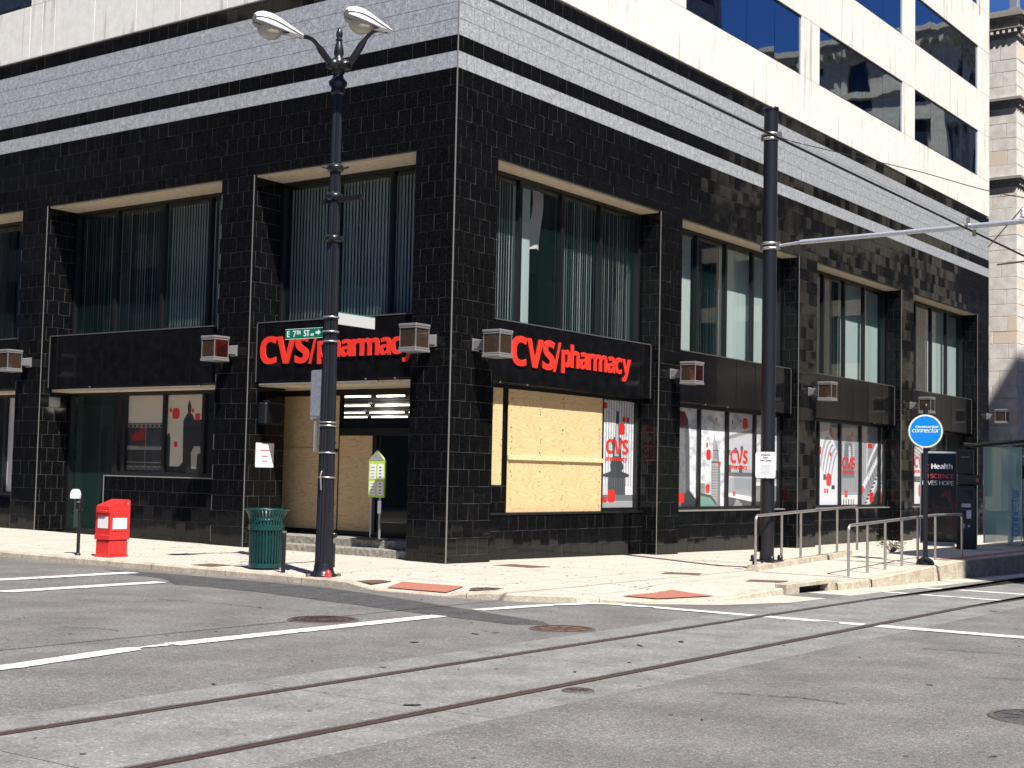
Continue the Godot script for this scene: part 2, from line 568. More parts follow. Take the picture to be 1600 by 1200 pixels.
	paint_line([Vector2(-2.55, 24), Vector2(-2.58, 4.72)], 0.32, "white crossing line beside the newspaper box kerb", 6)
	paint_line([Vector2(-0.90, 24), Vector2(-0.86, 5.62)], 0.32, "white crossing line that ends at the rounded end of the patch", 7)
	paint_line([Vector2(6.9, -2.0), Vector2(7.58, -2.0)], 0.2, "white dash beside the platform kerb and inner rail", 8)
	paint_line([Vector2(7.82, -1.95), Vector2(9.03, -1.9)], 0.22, "white dash between the rails next to the ramp", 9)
	paint_line([Vector2(7.0, -3.7), Vector2(7.6, -3.7)], 0.25, "white dash at the kerb opposite the handrail", 10)
	paint_line([Vector2(7.8, -3.75), Vector2(9.03, -3.7)], 0.25, "white dash between the rails opposite the handrail", 11)
	road_flecks()
	# other sides of the crossing, behind and beside the photographer
	for b in [[v3(18.5, -0.4, -160), v3(22, 0.03, 8)], [v3(17.4, -0.4, 18.6), v3(60, 0.03, 60)], [v3(-90, -0.4, 19), v3(3, 0.03, 25)]]:
		m = MB.new()
		m.span(b[0], b[1])
		structure("pavement", m, M.walk, "pale pavement on the far side of the street", "pavement")


# tar drips, leaf scraps and short open cracks scattered over road and slab
func road_flecks():
	rng.seed = 404
	var m := MB.new()
	for k in 260:
		var c := Vector2(rng.randf_range(-3.0, 14.0), rng.randf_range(-2.0, 15.5))
		if c.y < 4.6 and c.x < 6.9: continue
		if absf(c.x - 7.70) < 0.14 or absf(c.x - 9.13) < 0.14: continue
		var n := rng.randi_range(5, 8)
		var long := rng.randf_range(0.012, 0.05) * (1.0 if rng.randf() < 0.85 else 2.2)
		var thin := long * rng.randf_range(0.15, 0.5)
		var a := rng.randf() * PI
		var h := road_y(c.y) + (0.011 if c.x > 7.2 and c.x < 9.68 else 0.0065)
		var ring := []
		for e in n:
			var t := TAU * e / n
			var q := Vector2(cos(t) * long * rng.randf_range(0.6, 1.1), sin(t) * thin * rng.randf_range(0.6, 1.2)).rotated(a)
			ring.append(v3(c.x + q.x, h, c.y + q.y))
		for e in n: m.tri(v3(c.x, h + 0.002, c.y), ring[(e + 1) % n], ring[e])
	var o := structure("road_litter", m, M.rubber, "dark tar drips and scraps scattered over the roadway", "litter")
	tag(o, "", "", "", "stuff")
	# sealed cracks
	m = MB.new()
	for e in [[V(10.4, 5.2), V(11.2, 5.0), V(11.9, 5.1)], [V(10.2, 9.4), V(10.9, 9.15), V(11.3, 9.2)], [V(3.0, 10.2), V(3.4, 10.05), V(3.75, 10.0)], [V(11.6, 6.9), V(12.2, 6.75)], [V(1.2, 7.4), V(2.2, 7.2), V(3.0, 7.25)]]:
		var pts := []
		for k in e.size() - 1:
			for q in 9: pts.append(e[k].lerp(e[k + 1], q / 9.0) + Vector2(rng.randfn(0, 0.018), rng.randfn(0, 0.018)))
		for k in pts.size() - 1:
			var o2 := outward(pts, k) * rng.randf_range(0.003, 0.010)
			var o3 := outward(pts, k + 1) * rng.randf_range(0.003, 0.010)
			m.quad(v3(pts[k].x + o2.x, -0.0935, pts[k].y + o2.y), v3(pts[k + 1].x + o3.x, -0.0935, pts[k + 1].y + o3.y), v3(pts[k + 1].x - o3.x, -0.0935, pts[k + 1].y - o3.y), v3(pts[k].x - o2.x, -0.0935, pts[k].y - o2.y))
	structure("road_crack", m, M.rubber, "short dark cracks in the asphalt", "crack")


func paint_line(pts: Array, w: float, label: String, sd: int):
	rng.seed = 700 + sd
	var m := MB.new()
	var left := []
	var right := []
	for i in pts.size():
		var o := outward(pts, i)
		left.append(pts[i] + o * w * 0.5)
		right.append(pts[i] - o * w * 0.5)
	# ragged edges and worn bites
	for i in pts.size() - 1:
		var n := int(ceil((pts[i + 1] - pts[i]).length() / 0.09))
		var gap := 0
		var pa := 0.0
		var pb := 0.0
		var worn: bool = absf((pts[i].y + pts[i + 1].y) * 0.5 - 10.65) < 0.4 and pts[i].x < 6.0
		for k in n:
			var a := float(k) / n
			var b := float(k + 1) / n
			var ja := rng.randf_range(0.0, 0.07)
			var jb := rng.randf_range(0.0, 0.07)
			if worn:
				ja = rng.randf_range(0.25, 0.6)
				jb = rng.randf_range(0.15, 0.35)
			if gap == 0 and rng.randf() < 0.02: gap = rng.randi_range(1, 3)
			if gap > 0:
				gap -= 1
				ja = rng.randf_range(0.1, 0.75)
			var l0: Vector2 = left[i].lerp(left[i + 1], a).lerp(right[i].lerp(right[i + 1], a), pa)
			var l1: Vector2 = left[i].lerp(left[i + 1], b).lerp(right[i].lerp(right[i + 1], b), ja)
			var r0: Vector2 = right[i].lerp(right[i + 1], a).lerp(left[i].lerp(left[i + 1], a), pb)
			var r1: Vector2 = right[i].lerp(right[i + 1], b).lerp(left[i].lerp(left[i + 1], b), jb)
			pa = ja
			pb = jb
			var h := 0.009
			m.quad(v3(l0.x, road_y(l0.y) + h, l0.y), v3(l1.x, road_y(l1.y) + h, l1.y), v3(r1.x, road_y(r1.y) + h, r1.y), v3(r0.x, road_y(r0.y) + h, r0.y))
	structure("road_marking", m, M.paint, label, "road marking")


func build_sidewalk():
	var base := MB.new()
	var root := Node3D.new()
	root.name = "sidewalk"
	add_child(root)
	tag(root, "sunlit pale concrete sidewalk round the shop corner", "sidewalk", "", "structure")
	var samples := kerb_samples(0.35)
	var region := PackedVector2Array()
	for i in samples.size():
		var q: Vector2 = samples[i] - outward(samples, i) * 0.152
		region.append(q)
	region.append(Vector2(-0.6, -60))
	region.append(Vector2(-0.6, -1.3))
	region.append(Vector2(-24, -1.3))
	var gx := []
	var x := -24.0
	while x < 7.0:
		gx.append(x)
		x += 1.52
	gx.append(8.0)
	var gz := [5.2, 3.05, 1.52, 0.02, -1.4]
	var z := -1.4
	while z > -34.0:
		z -= 1.6
		gz.append(z)
	gz.append(-60.0)
	for i in gx.size() - 1:
		for k in gz.size() - 1:
			var lo := Vector2(gx[i], gz[k + 1])
			var hi := Vector2(gx[i + 1], gz[k])
			for pass_ in 2:
				var e := 0.007 if pass_ == 0 else 0.0
				var m: MB = MB.new() if pass_ == 0 else base
				var drop := 0.0 if pass_ == 0 else -0.009
				var any := false
				var n := 4 if pass_ == 0 else 2
				if lo.x > 0.5 and hi.x < 8.5 and lo.y > -0.5: n = 8
				if hi.x - lo.x > 3 or hi.y - lo.y > 3: n = 4
				for a in n:
					for b in n:
						var c0 := Vector2(lerpf(lo.x + e, hi.x - e, float(a) / n), lerpf(lo.y + e, hi.y - e, float(b) / n))
						var c1 := Vector2(lerpf(lo.x + e, hi.x - e, float(a + 1) / n), lerpf(lo.y + e, hi.y - e, float(b + 1) / n))
						var cell := PackedVector2Array([c0, Vector2(c1.x, c0.y), c1, Vector2(c0.x, c1.y)])
						for poly in Geometry2D.intersect_polygons(cell, region):
							var idx := Geometry2D.triangulate_polygon(poly)
							for t in range(0, idx.size(), 3):
								var q := []
								for w in 3: q.append(poly[idx[t + w]])
								if (q[1] - q[0]).cross(q[2] - q[0]) > 0: q = [q[0], q[2], q[1]]
								m.tri(v3(q[0].x, walk_y(q[0].x, q[0].y) + drop, q[0].y), v3(q[1].x, walk_y(q[1].x, q[1].y) + drop, q[1].y), v3(q[2].x, walk_y(q[2].x, q[2].y) + drop, q[2].y))
								any = true
				if pass_ == 0 and any: part("slab", m, M.walk, root)
	part("joint_bed", base, M.joint, root)
	# trodden gum and grease spots
	rng.seed = 505
	var gum := MB.new()
	for k in 170:
		var c := Vector2(rng.randf_range(-8.0, 5.6), rng.randf_range(0.2, 3.6)) if k < 110 else Vector2(rng.randf_range(0.6, 4.0), rng.randf_range(-9.0, 1.0))
		var r := rng.randf_range(0.012, 0.03)
		gum.lathe([Vector2(r, 0.0), Vector2(r * 0.8, 0.003), Vector2(0.0, 0.0035)], v3(c.x, walk_y(c.x, c.y) + 0.001, c.y), 7)
	tag(part("gum_spots", gum, M.mortar, root), "", "", "", "stuff")
	# kerb stones
	var kerb := Node3D.new()
	kerb.name = "kerb"
	add_child(kerb)
	tag(kerb, "weathered concrete kerb along the sidewalk edge", "kerb", "", "structure")
	var i := 0
	while i < samples.size() - 1:
		var last := mini(i + 5, samples.size() - 1)
		var m := MB.new()
		for k in range(i, last):
			var q := []
			for e in [k, k + 1]:
				var s: Vector2 = samples[e]
				if e == i: s = s.lerp(samples[e + 1], 0.012)
				if e == last: s = s.lerp(samples[e - 1], 0.012)
				var o := outward(samples, e)
				var inn := s - o * 0.15
				var y := walk_y(s.x, s.y)
				q.append([v3(inn.x, y + 0.002, inn.y), v3(s.x - o.x * 0.022, y + 0.002, s.y - o.y * 0.022), v3(s.x, y - 0.022, s.y), v3(s.x + o.x * 0.012, -0.42, s.y + o.y * 0.012), v3(inn.x, -0.42, inn.y)])
			for e in 3: m.quad(q[0][e], q[0][e + 1], q[1][e + 1], q[1][e])
			if k == i: m.quad(q[0][0], q[0][4], q[0][3], q[0][1])
			if k == last - 1: m.quad(q[1][0], q[1][1], q[1][3], q[1][4])
		var mid: Vector2 = samples[mini(i + 2, samples.size() - 1)]
		if not (mid.x > 6.4 and mid.y < 0.2 and mid.y > -1.75): part("kerb_stone", m, M.kerb, kerb)
		i = last


# ---------------------------------------------------------------- tiles
# lays tiles over a rectangle: o its lower corner, u along, v up, n outwards; rows from the top down
func lay(kind: String, o: Vector3, u: Vector3, n: Vector3, width: float, rows: Array, shift := 0.0, tw := 0.305):
	var y := 0.0
	var total := 0.0
	for r in rows: total += r
	y = total
	for k in rows.size():
		var h: float = rows[k]
		y -= h
		var x := -tw * 0.5 if (k % 2) == 0 else 0.0
		x += shift
		while x > 0.0: x -= tw
		while x < width - 0.01:
			var a := maxf(x, 0.0)
			var b := minf(x + tw, width)
			if b - a > 0.03: tiles[kind].append([o + u * (a + b) * 0.5 + Vector3.UP * (y + h * 0.5), u, n, b - a - 0.009, h - 0.009])
			x += tw


func rows_of(height: float, first := 0.305) -> Array:
	var out := []
	var left := height
	while left > 0.02:
		out.append(minf(first, left))
		left -= first
	return out


func screen_area(t: Array) -> float:
	var inv := cam.global_transform.affine_inverse()
	var f := 0.5 / tan(deg_to_rad(cam.fov) * 0.5)
	var q := PackedVector2Array()
	for e in [[-1, -1], [1, -1], [1, 1], [-1, 1]]:
		var p: Vector3 = inv * (t[0] + t[1] * t[3] * 0.5 * e[0] + Vector3.UP * t[4] * 0.5 * e[1])
		if p.z > -0.5: return 0.0
		q.append(Vector2(p.x, p.y) / -p.z * f)
	var c := (q[0] + q[2]) * 0.5
	if absf(c.x) > 0.67 or absf(c.y) > 0.5: return 0.0
	if (cam.position - t[0]).dot(t[2]) <= 0.0: return 0.0
	var area := 0.0
	for i in 4: area += q[i].cross(q[(i + 1) % 4])
	return absf(area) * 0.5


func set_tiles():
	for kind in tiles:
		rng.seed = 77
		var list: Array = tiles[kind]
		for t in list: t.append(screen_area(t))
		list.sort_custom(func(a, b): return a[5] > b[5])
		var rest := MB.new()
		var amount := 0.0075 if kind == "black_tile" else 0.004
		for i in list.size():
			var t: Array = list[i]
			t[0] += t[2] * 0.0015
			var b := Basis(Vector3.UP.cross(t[2]), Vector3.UP, t[2])
			b = b.rotated(Vector3.UP, clampf(rng.randfn(0.0, amount), -0.014, 0.014)).rotated(t[1].normalized(), clampf(rng.randfn(0.0, amount), -0.014, 0.014))
			var s := v3(t[3], t[4], 0.02)
			if i < 300:
				var o := MeshInstance3D.new()
				o.mesh = tile_mesh
				o.material_override = M[kind]
				o.name = kind
				shop.add_child(o, true)
				o.transform = Transform3D(b.scaled_local(s), t[0])
			else:
				var f := func(x, y, z): return t[0] + b * (v3(x, y, z) * s)
				rest.quad(f.call(-0.5, -0.5, 0), f.call(0.5, -0.5, 0), f.call(0.5, 0.5, 0), f.call(-0.5, 0.5, 0))
				rest.quad(f.call(-0.5, 0.5, 0), f.call(0.5, 0.5, 0), f.call(0.5, 0.5, -1), f.call(-0.5, 0.5, -1))
				rest.quad(f.call(-0.5, -0.5, -1), f.call(0.5, -0.5, -1), f.call(0.5, -0.5, 0), f.call(-0.5, -0.5, 0))
				rest.quad(f.call(0.5, -0.5, 0), f.call(0.5, -0.5, -1), f.call(0.5, 0.5, -1), f.call(0.5, 0.5, 0))
				rest.quad(f.call(-0.5, -0.5, -1), f.call(-0.5, -0.5, 0), f.call(-0.5, 0.5, 0), f.call(-0.5, 0.5, -1))
		var o2 := part(kind + "_field", rest, M[kind], shop)
		tag(o2, "", "", "", "stuff")


func make_tile_mesh():
	var m := MB.new()
	m.quad(v3(-0.5, -0.5, 0), v3(0.5, -0.5, 0), v3(0.5, 0.5, 0), v3(-0.5, 0.5, 0))
	m.quad(v3(-0.5, 0.5, 0), v3(0.5, 0.5, 0), v3(0.5, 0.5, -1), v3(-0.5, 0.5, -1))
	m.quad(v3(-0.5, -0.5, -1), v3(0.5, -0.5, -1), v3(0.5, -0.5, 0), v3(-0.5, -0.5, 0))
	m.quad(v3(0.5, -0.5, 0), v3(0.5, -0.5, -1), v3(0.5, 0.5, -1), v3(0.5, 0.5, 0))
	m.quad(v3(-0.5, -0.5, -1), v3(-0.5, -0.5, 0), v3(-0.5, 0.5, 0), v3(-0.5, 0.5, -1))
	tile_mesh = m.done()


# ---------------------------------------------------------------- the corner building
# a front is [along, outwards]; at() gives the point s metres from the corner, y up, d outwards of the wall face
const LEFT_FRONT := [Vector3(-1, 0, 0), Vector3(0, 0, 1)]
const RIGHT_FRONT := [Vector3(0, 0, -1), Vector3(1, 0, 0)]
const LEFT_BAYS := [[0.92, 5.12], [6.06, 11.82], [12.75, 18.5]]
const RIGHT_BAYS := [[1.29, 7.33], [8.30, 14.55], [15.70, 21.90], [22.93, 29.10]]


func at(f: Array, s: float, y: float, d: float) -> Vector3:
	return f[0] * s + Vector3.UP * y + f[1] * d


func slab_of(m: MB, f: Array, s0: float, s1: float, y0: float, y1: float, d0: float, d1: float):
	var a := at(f, s0, y0, d0)
	var b := at(f, s1, y1, d1)
	m.span(a.min(b), a.max(b))
	return m


func sheet(f: Array, s0: float, s1: float, y0: float, y1: float, d: float) -> ArrayMesh:
	var r := Vector3.UP.cross(f[1])
	var a := at(f, s0, y0, d)
	var b := at(f, s1, y0, d)
	if (b - a).dot(r) < 0:
		var t := a
		a = b
		b = t
	var up := Vector3.UP * (y1 - y0)
	var st := SurfaceTool.new()
	st.begin(Mesh.PRIMITIVE_TRIANGLES)
	for e in [[a, Vector2(0, 1)], [b + up, Vector2(1, 0)], [b, Vector2(1, 1)], [a, Vector2(0, 1)], [a + up, Vector2(0, 0)], [b + up, Vector2(1, 0)]]:
		st.set_uv(e[1])
		st.set_normal(f[1])
		st.add_vertex(e[0])
	return st.commit()


# slats of a vertical blind behind a pane; turn 0 lies flat behind the glass
func blind(f: Array, s0: float, s1: float, y0: float, y1: float, d: float, turn: float, pitch := 0.085, width := 0.089) -> MB:
	var m := MB.new()
	var s := s0 + pitch * 0.5
	while s < s1:
		var a: float = turn + rng.randfn(0.0, 0.05)
		var h: Vector3 = (f[0] * cos(a) + f[1] * sin(a)) * width * 0.5
		var c := at(f, s, y0, d)
		var up := Vector3.UP * (y1 - y0)
		m.quad(c - h, c + h, c + h + up, c - h + up)
		s += pitch
	return m


# one glazed opening: black frame with mullions, panes, and what hangs behind each pane
func window(f: Array, s0: float, s1: float, y0: float, y1: float, d: float, mull: Array, behind: Array, pane_mat: Material, fw := 0.07) -> MeshInstance3D:
	var m := MB.new()
	slab_of(m, f, s0, s1, y0, y0 + fw, d - 0.06, d + 0.05)
	slab_of(m, f, s0, s1, y1 - fw, y1, d - 0.06, d + 0.05)
	slab_of(m, f, s0, s0 + fw, y0 + fw, y1 - fw, d - 0.06, d + 0.05)
	slab_of(m, f, s1 - fw, s1, y0 + fw, y1 - fw, d - 0.06, d + 0.05)
	for q in mull: slab_of(m, f, q - 0.045, q + 0.045, y0 + fw, y1 - fw, d - 0.06, d + 0.045)
	var w := part("window", m, M.frame, shop)
	var edges := [s0 + fw]
	for q in mull:
		edges.append(q - 0.045)
		edges.append(q + 0.045)
	edges.append(s1 - fw)
	for i in range(0, edges.size(), 2):
		part("pane", sheet(f, edges[i], edges[i + 1], y0 + fw, y1 - fw, d - 0.01), pane_mat, w)
		var what: String = behind[i / 2] if i / 2 < behind.size() else ""
		var b0: float = edges[i] - 0.03
		var b1: float = edges[i + 1] + 0.03
		match what:
			"open": part("blind", blind(f, b0, b1, y0 + 0.03, y1 - 0.12, d - 0.17, -0.50 - 0.12 * float(f == LEFT_FRONT)), M.blind, w)
			"half": part("blind", blind(f, b0, b1, y0 + 0.03, y1 - 0.12, d - 0.17, -0.42), M.blind, w)
			"closed": part("blind", blind(f, b0, b1, y0 + 0.03, y1 - 0.10, d - 0.17, 0.42), M.blind, w)
			"flat": part("blind", blind(f, b0, b1, y0 + 0.03, y1 - 0.10, d - 0.17, 0.03, 0.085, 0.09), M.shade, w)
			"part": part("blind", blind(f, b0, b0 + 0.58, y0 + 0.03, y1 - 0.12, d - 0.17, 0.03, 0.085, 0.09), M.shade, w)
	return w


func mullions(far: float, near: float, pitch := 1.472) -> Array:
	var out := []
	var s := far - 0.17 - pitch
	while s > near + 0.5:
		out.append(s)
		s -= pitch
	out.reverse()
	return out


func build_shop():
	shop = thing("corner_building", "black granite corner shop building with grey stripe bands and pale concrete upper floors", "building")
	make_tile_mesh()
	rng.seed = 5
	var core := MB.new()
	# walls above the openings, and piers between them
	core.span(v3(-20, 7.46, -1.0), v3(-0.003, 10.97, -0.003))
	core.span(v3(-1.0, 7.46, -30.34), v3(-0.003, 10.97, -1.0))
	core.span(v3(-0.917, -0.5, -1.287), v3(-0.003, 7.46, -0.003))
	for f in [LEFT_FRONT, RIGHT_FRONT]:
		var bays: Array = LEFT_BAYS if f == LEFT_FRONT else RIGHT_BAYS
		var end := 20.0 if f == LEFT_FRONT else 30.34
		for i in bays.size():
			var s0: float = bays[i][1]
			var s1: float = bays[i + 1][0] if i + 1 < bays.size() else end
			slab_of(core, f, s0 + 0.003, s1 - 0.003, -0.5, 7.46, -0.95 if f == LEFT_FRONT and i == 0 else -1.2, -0.003)
	part("wall", core, M.mortar, shop)
	# floors, ceilings and the mass of the upper storeys
	var mass := MB.new()
	mass.span(v3(-19.9, 10.97, -30.2), v3(-0.32, 27.5, -0.32))
	part("upper_core", mass, M.void_gap, shop)
	var rooms := MB.new()
	rooms.span(v3(-20, 3.45, -30.3), v3(-1.25, 4.44, -1.25))
	rooms.span(v3(-20, 7.6, -30.3), v3(-1.02, 10.95, -1.02))
	rooms.span(v3(-20, 4.45, -30.3), v3(-6, 7.59, -6))
	rooms.span(v3(-20, 0.1, -30.3), v3(-0.95, 0.285, -1.72))
	rooms.span(v3(-6.06, -0.5, -1.72), v3(-5.82, 3.3, -0.953))
	rooms.span(v3(-0.93, -0.5, -1.8), v3(-0.6, 3.3, -1.30))
	rooms.span(v3(-20.3, -0.5, -30.3), v3(-20.0, 11, -0.3))
	rooms.span(v3(-20.3, -0.5, -30.6), v3(-1.2, 11, -30.3))
	part("inner_shell", rooms, M.room, shop)
	# tiles of the bands and of the walls above the openings
	for f in [LEFT_FRONT, RIGHT_FRONT]:
		var long := 16.0 if f == LEFT_FRONT else 30.34
		lay("black_tile", at(f, 0, 7.46, 0), f[0], f[1], long, [0.305, 0.305, 0.305, 0.305, 0.19])
		lay("gray_tile", at(f, 0, 8.87, 0), f[0], f[1], long, [0.31], 0.1)
		lay("black_tile", at(f, 0, 9.18, 0), f[0], f[1], long, [0.29])
		lay("gray_tile", at(f, 0, 9.47, 0), f[0], f[1], long, [0.305, 0.305, 0.305, 0.305])
		lay("black_tile", at(f, 0, 10.69, 0), f[0], f[1], long, [0.28], 0.12)
	# piers: fronts and both jambs
	var full := rows_of(7.86)
	lay("black_tile", v3(0, -0.4, 0), Vector3.LEFT, Vector3.BACK, 0.92, full)
	lay("black_tile", v3(0, -0.4, 0), Vector3.FORWARD, Vector3.RIGHT, 1.29, full)
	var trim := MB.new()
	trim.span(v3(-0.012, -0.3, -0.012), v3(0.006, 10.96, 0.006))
	part("lit_edge_trim", trim, M.trim, shop)  # pale strip puts the light caught by the corner edge into colour
	for f in [LEFT_FRONT, RIGHT_FRONT]:
		var bays: Array = LEFT_BAYS if f == LEFT_FRONT else RIGHT_BAYS
		var end := 16.0 if f == LEFT_FRONT else 30.34
		var deep := 1.05 if f == LEFT_FRONT else 0.62
		for i in bays.size():
			var s0: float = bays[i][1]
			var s1: float = bays[i + 1][0] if i + 1 < bays.size() else end
			if s1 > s0: lay("black_tile", at(f, s0, -0.4, 0), f[0], f[1], s1 - s0, full)
			lay("black_tile", at(f, s0, -0.4, 0), -f[1], -f[0], deep, full, 0.1)
			lay("black_tile", at(f, bays[i][0], -0.4, 0), -f[1], f[0], deep, full, 0.1)
			var c := at(f, s0, 0, 0)
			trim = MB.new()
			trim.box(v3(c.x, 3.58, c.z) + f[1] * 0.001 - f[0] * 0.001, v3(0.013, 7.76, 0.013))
			part("lit_edge_trim", trim, M.trim, shop)  # caught light along each pier edge, painted as an added pale strip
	# beams under the openings, soffits and fascias
	build_bays()
	set_tiles()
	build_upper_floors()


func build_bays():
	for f in [LEFT_FRONT, RIGHT_FRONT]:
		var is_left: bool = f == LEFT_FRONT
		var bays: Array = LEFT_BAYS if is_left else RIGHT_BAYS
		var up_d := -0.82 if is_left else -0.55
		for i in bays.size():
			var s0: float = bays[i][0]
			var s1: float = bays[i][1]
			var m := MB.new()
			slab_of(m, f, s0 + 0.02, s1 - 0.02, 7.425, 7.457, up_d - 0.05, -0.055)
			part("soffit", m, M.soffit, shop)
			# spandrel box behind the fascia
			m = MB.new()
			slab_of(m, f, s0, s1, 3.31, 4.488, -1.25, -0.262)
			part("spandrel", m, M.dark, shop)
			if is_left:
				m = MB.new()
				slab_of(m, f, s0 + 0.02, (s1 - 0.02) if not (is_left and i == 0) else 5.10, 3.235, 3.295, -1.04 if is_left else -0.5, -0.30)
				part("soffit", m, M.soffit, shop)
			# fascia of glossy black panels with open joints
			var n := int(round((s1 - s0) / 0.98))
			for k in n:
				m = MB.new()
				var a := lerpf(s0 + 0.01, s1 - 0.01, float(k) / n) + 0.004
				var b := lerpf(s0 + 0.01, s1 - 0.01, float(k + 1) / n) - 0.004
				var c := (at(f, a, 3.32, -0.26) + at(f, b, 4.50, -0.20)) * 0.5
				m.bev(c, (at(f, b, 4.50, -0.20) - at(f, a, 3.32, -0.26)).abs(), 0.006, Basis.from_euler(v3(0, rng.randfn(0, 0.004), 0)))
				part("fascia_panel", m, M.enamel, shop)
			m = MB.new()
			slab_of(m, f, s0 + 0.02, s1 - 0.02, 4.49, 4.512, -0.30, -0.19)
			slab_of(m, f, s1 - 0.03, s1 - 0.008, 3.32, 4.49, -0.215, -0.188)
			part("fascia_edge", m, M.dark_trim, shop)
			# clips along the fascia foot
			m = MB.new()
			for k in n - 1:
				if rng.randf() < 0.55: continue
				var s := lerpf(s0 + 0.2, s1 - 0.2, (k + rng.randf() * 0.6) / float(n))
				m = MB.new()
				slab_of(m, f, s - 0.010, s + 0.010, 3.305, 3.335, -0.235, -0.190)
				part("clip", m, M.trim, shop)
			# upper storey glazing
			var mull: Array = mullions(s1, s0) if not (is_left and i == 0) else [2.15, 3.66]
			if is_left and i == 1: mull = [7.25, 8.74, 10.33]
			var kinds: Array
			if is_left: kinds = [["half", "half", "half"], ["half", "half", "open", "open"], ["half", "open", "half", "half"]][i]
			else: kinds = [["open", "part", "open", "open", "half"], ["closed", "open", "flat", "flat"], ["closed", "open", "flat", "flat"], ["closed", "open", "flat", "flat"]][i]
			window(f, s0 + 0.02, s1 - 0.02, 4.50, 7.42, up_d, mull, kinds, M.tinted_glass)
	# ---- right front, ground floor: low tiled wall, sill, shop windows
	var f: Array = RIGHT_FRONT
	for i in RIGHT_BAYS.size():
		var s0: float = RIGHT_BAYS[i][0]
		var s1: float = RIGHT_BAYS[i][1]
		var m := MB.new()
		slab_of(m, f, s0, s1, -0.5, 0.825, -0.9, -0.363)
		part("stall_riser", m, M.mortar, shop)
		lay("black_tile", at(f, s0, -0.5, -0.36), f[0], f[1], s1 - s0, rows_of(1.32))
		m = MB.new()
		slab_of(m, f, s0 + 0.01, s1 - 0.01, 0.826, 0.858, -0.62, -0.335)
		part("sill", m, M.trim if i > 0 else M.frame, shop)
		var mull: Array = [[2.92, 4.40, 5.82], [8.67, 10.15, 11.58, 13.08], [17.0, 18.5, 20.0, 21.48], [24.3, 25.8, 27.3]][i]
		window(f, s0 + 0.02, s1 - 0.02, 0.86, 3.30, -0.52, mull, [], M.glass)
	var blk := MB.new()
	slab_of(blk, f, 1.30, 2.19, 0.86, 1.37, -0.42, -0.343)
	part("stall_riser", blk, M.mortar, shop)
	lay("black_tile", at(f, 1.30, 0.86, -0.34), f[0], f[1], 0.89, [0.305, 0.205])
	# ---- left front, middle bay: tall pane, then windows over a tiled wall
	f = LEFT_FRONT
	var m := MB.new()
	slab_of(m, f, 6.06, 10.33, -0.5, 1.36, -1.1, -0.703)
	part("stall_riser", m, M.mortar, shop)
	lay("black_tile", at(f, 6.06, -0.46, -0.70), f[0], f[1], 4.27, rows_of(1.82))
	m = MB.new()
	slab_of(m, f, 6.06, 10.35, 1.361, 1.385, -0.9, -0.69)
	slab_of(m, f, 10.33, 10.35, -0.3, 1.36, -0.8, -0.69)
	part("sill", m, M.trim, shop)
	window(f, 6.08, 10.10, 1.39, 3.232, -0.82, [7.25, 8.50, 9.82], [], M.glass)
	window(f, 10.14, 11.80, 0.10, 3.232, -0.84, [], [], M.teal_glass)
	m = MB.new()
	slab_of(m, f, 10.36, 11.8, -0.5, 0.10, -1.1, -0.75)
	part("plinth", m, M.dark, shop)
	# far bay at the frame edge
	m = MB.new()
	slab_of(m, f, 12.75, 18.5, -0.5, 0.82, -1.1, -0.703)
	part("stall_riser", m, M.mortar, shop)
	lay("black_tile", at(f, 12.75, -0.3, -0.70), f[0], f[1], 3.0, rows_of(1.12))
	window(f, 12.77, 18.48, 0.83, 3.232, -0.80, [14.2, 15.7, 17.1], [], M.glass)
	# ---- left front, entrance: a vestibule behind the piers, with threshold, frame and transom
	m = MB.new()
	slab_of(m, f, 0.94, 5.80, 3.30, 3.45, -1.75, -1.26)
	slab_of(m, f, 5.12, 5.80, 3.23, 3.30, -1.75, -0.955)
	slab_of(m, f, 0.94, 5.12, 3.236, 3.299, -1.75, -1.05)
	part("vestibule_ceiling", m, M.soffit, shop)
	m = MB.new()
	slab_of(m, f, 0.94, 5.80, 0.302, 0.40, -1.68, -1.57)
	slab_of(m, f, 4.06, 4.16, 0.40, 3.232, -1.68, -1.56)
	slab_of(m, f, 0.94, 4.06, 2.31, 2.45, -1.68, -1.56)
	slab_of(m, f, 0.94, 5.80, 3.12, 3.232, -1.68, -1.565)
	slab_of(m, f, 3.06, 3.16, 0.40, 2.31, -1.68, -1.56)
	slab_of(m, f, 2.02, 2.10, 0.40, 2.31, -1.68, -1.56)
	part("door_frame", m, M.frame, shop)
	part("transom_pane", sheet(f, 0.96, 4.06, 2.45, 3.12, -1.62), M.glass, shop)
	var door := part("door", sheet(f, 2.10, 3.06, 0.40, 2.31, -1.63), M.glass, shop)
	m = MB.new()
	slab_of(m, f, 2.10, 2.18, 0.40, 2.31, -1.66, -1.60)
	slab_of(m, f, 2.98, 3.06, 0.40, 2.31, -1.66, -1.60)
	slab_of(m, f, 2.18, 2.98, 0.40, 0.60, -1.66, -1.60)
	part("door_rail", m, M.frame, door)
	part("side_pane", sheet(f, 0.96, 2.02, 0.40, 2.31, -1.62), M.glass, shop)
	# metal rails on the fascia foot of the entrance and of the middle bay
	m = MB.new()
	slab_of(m, f, 1.9, 4.98, 3.255, 3.285, -0.245, -0.17)
	slab_of(m, f, 6.75, 11.1, 3.255, 3.285, -0.245, -0.17)
	part("awning_rail", m, M.trim, shop)


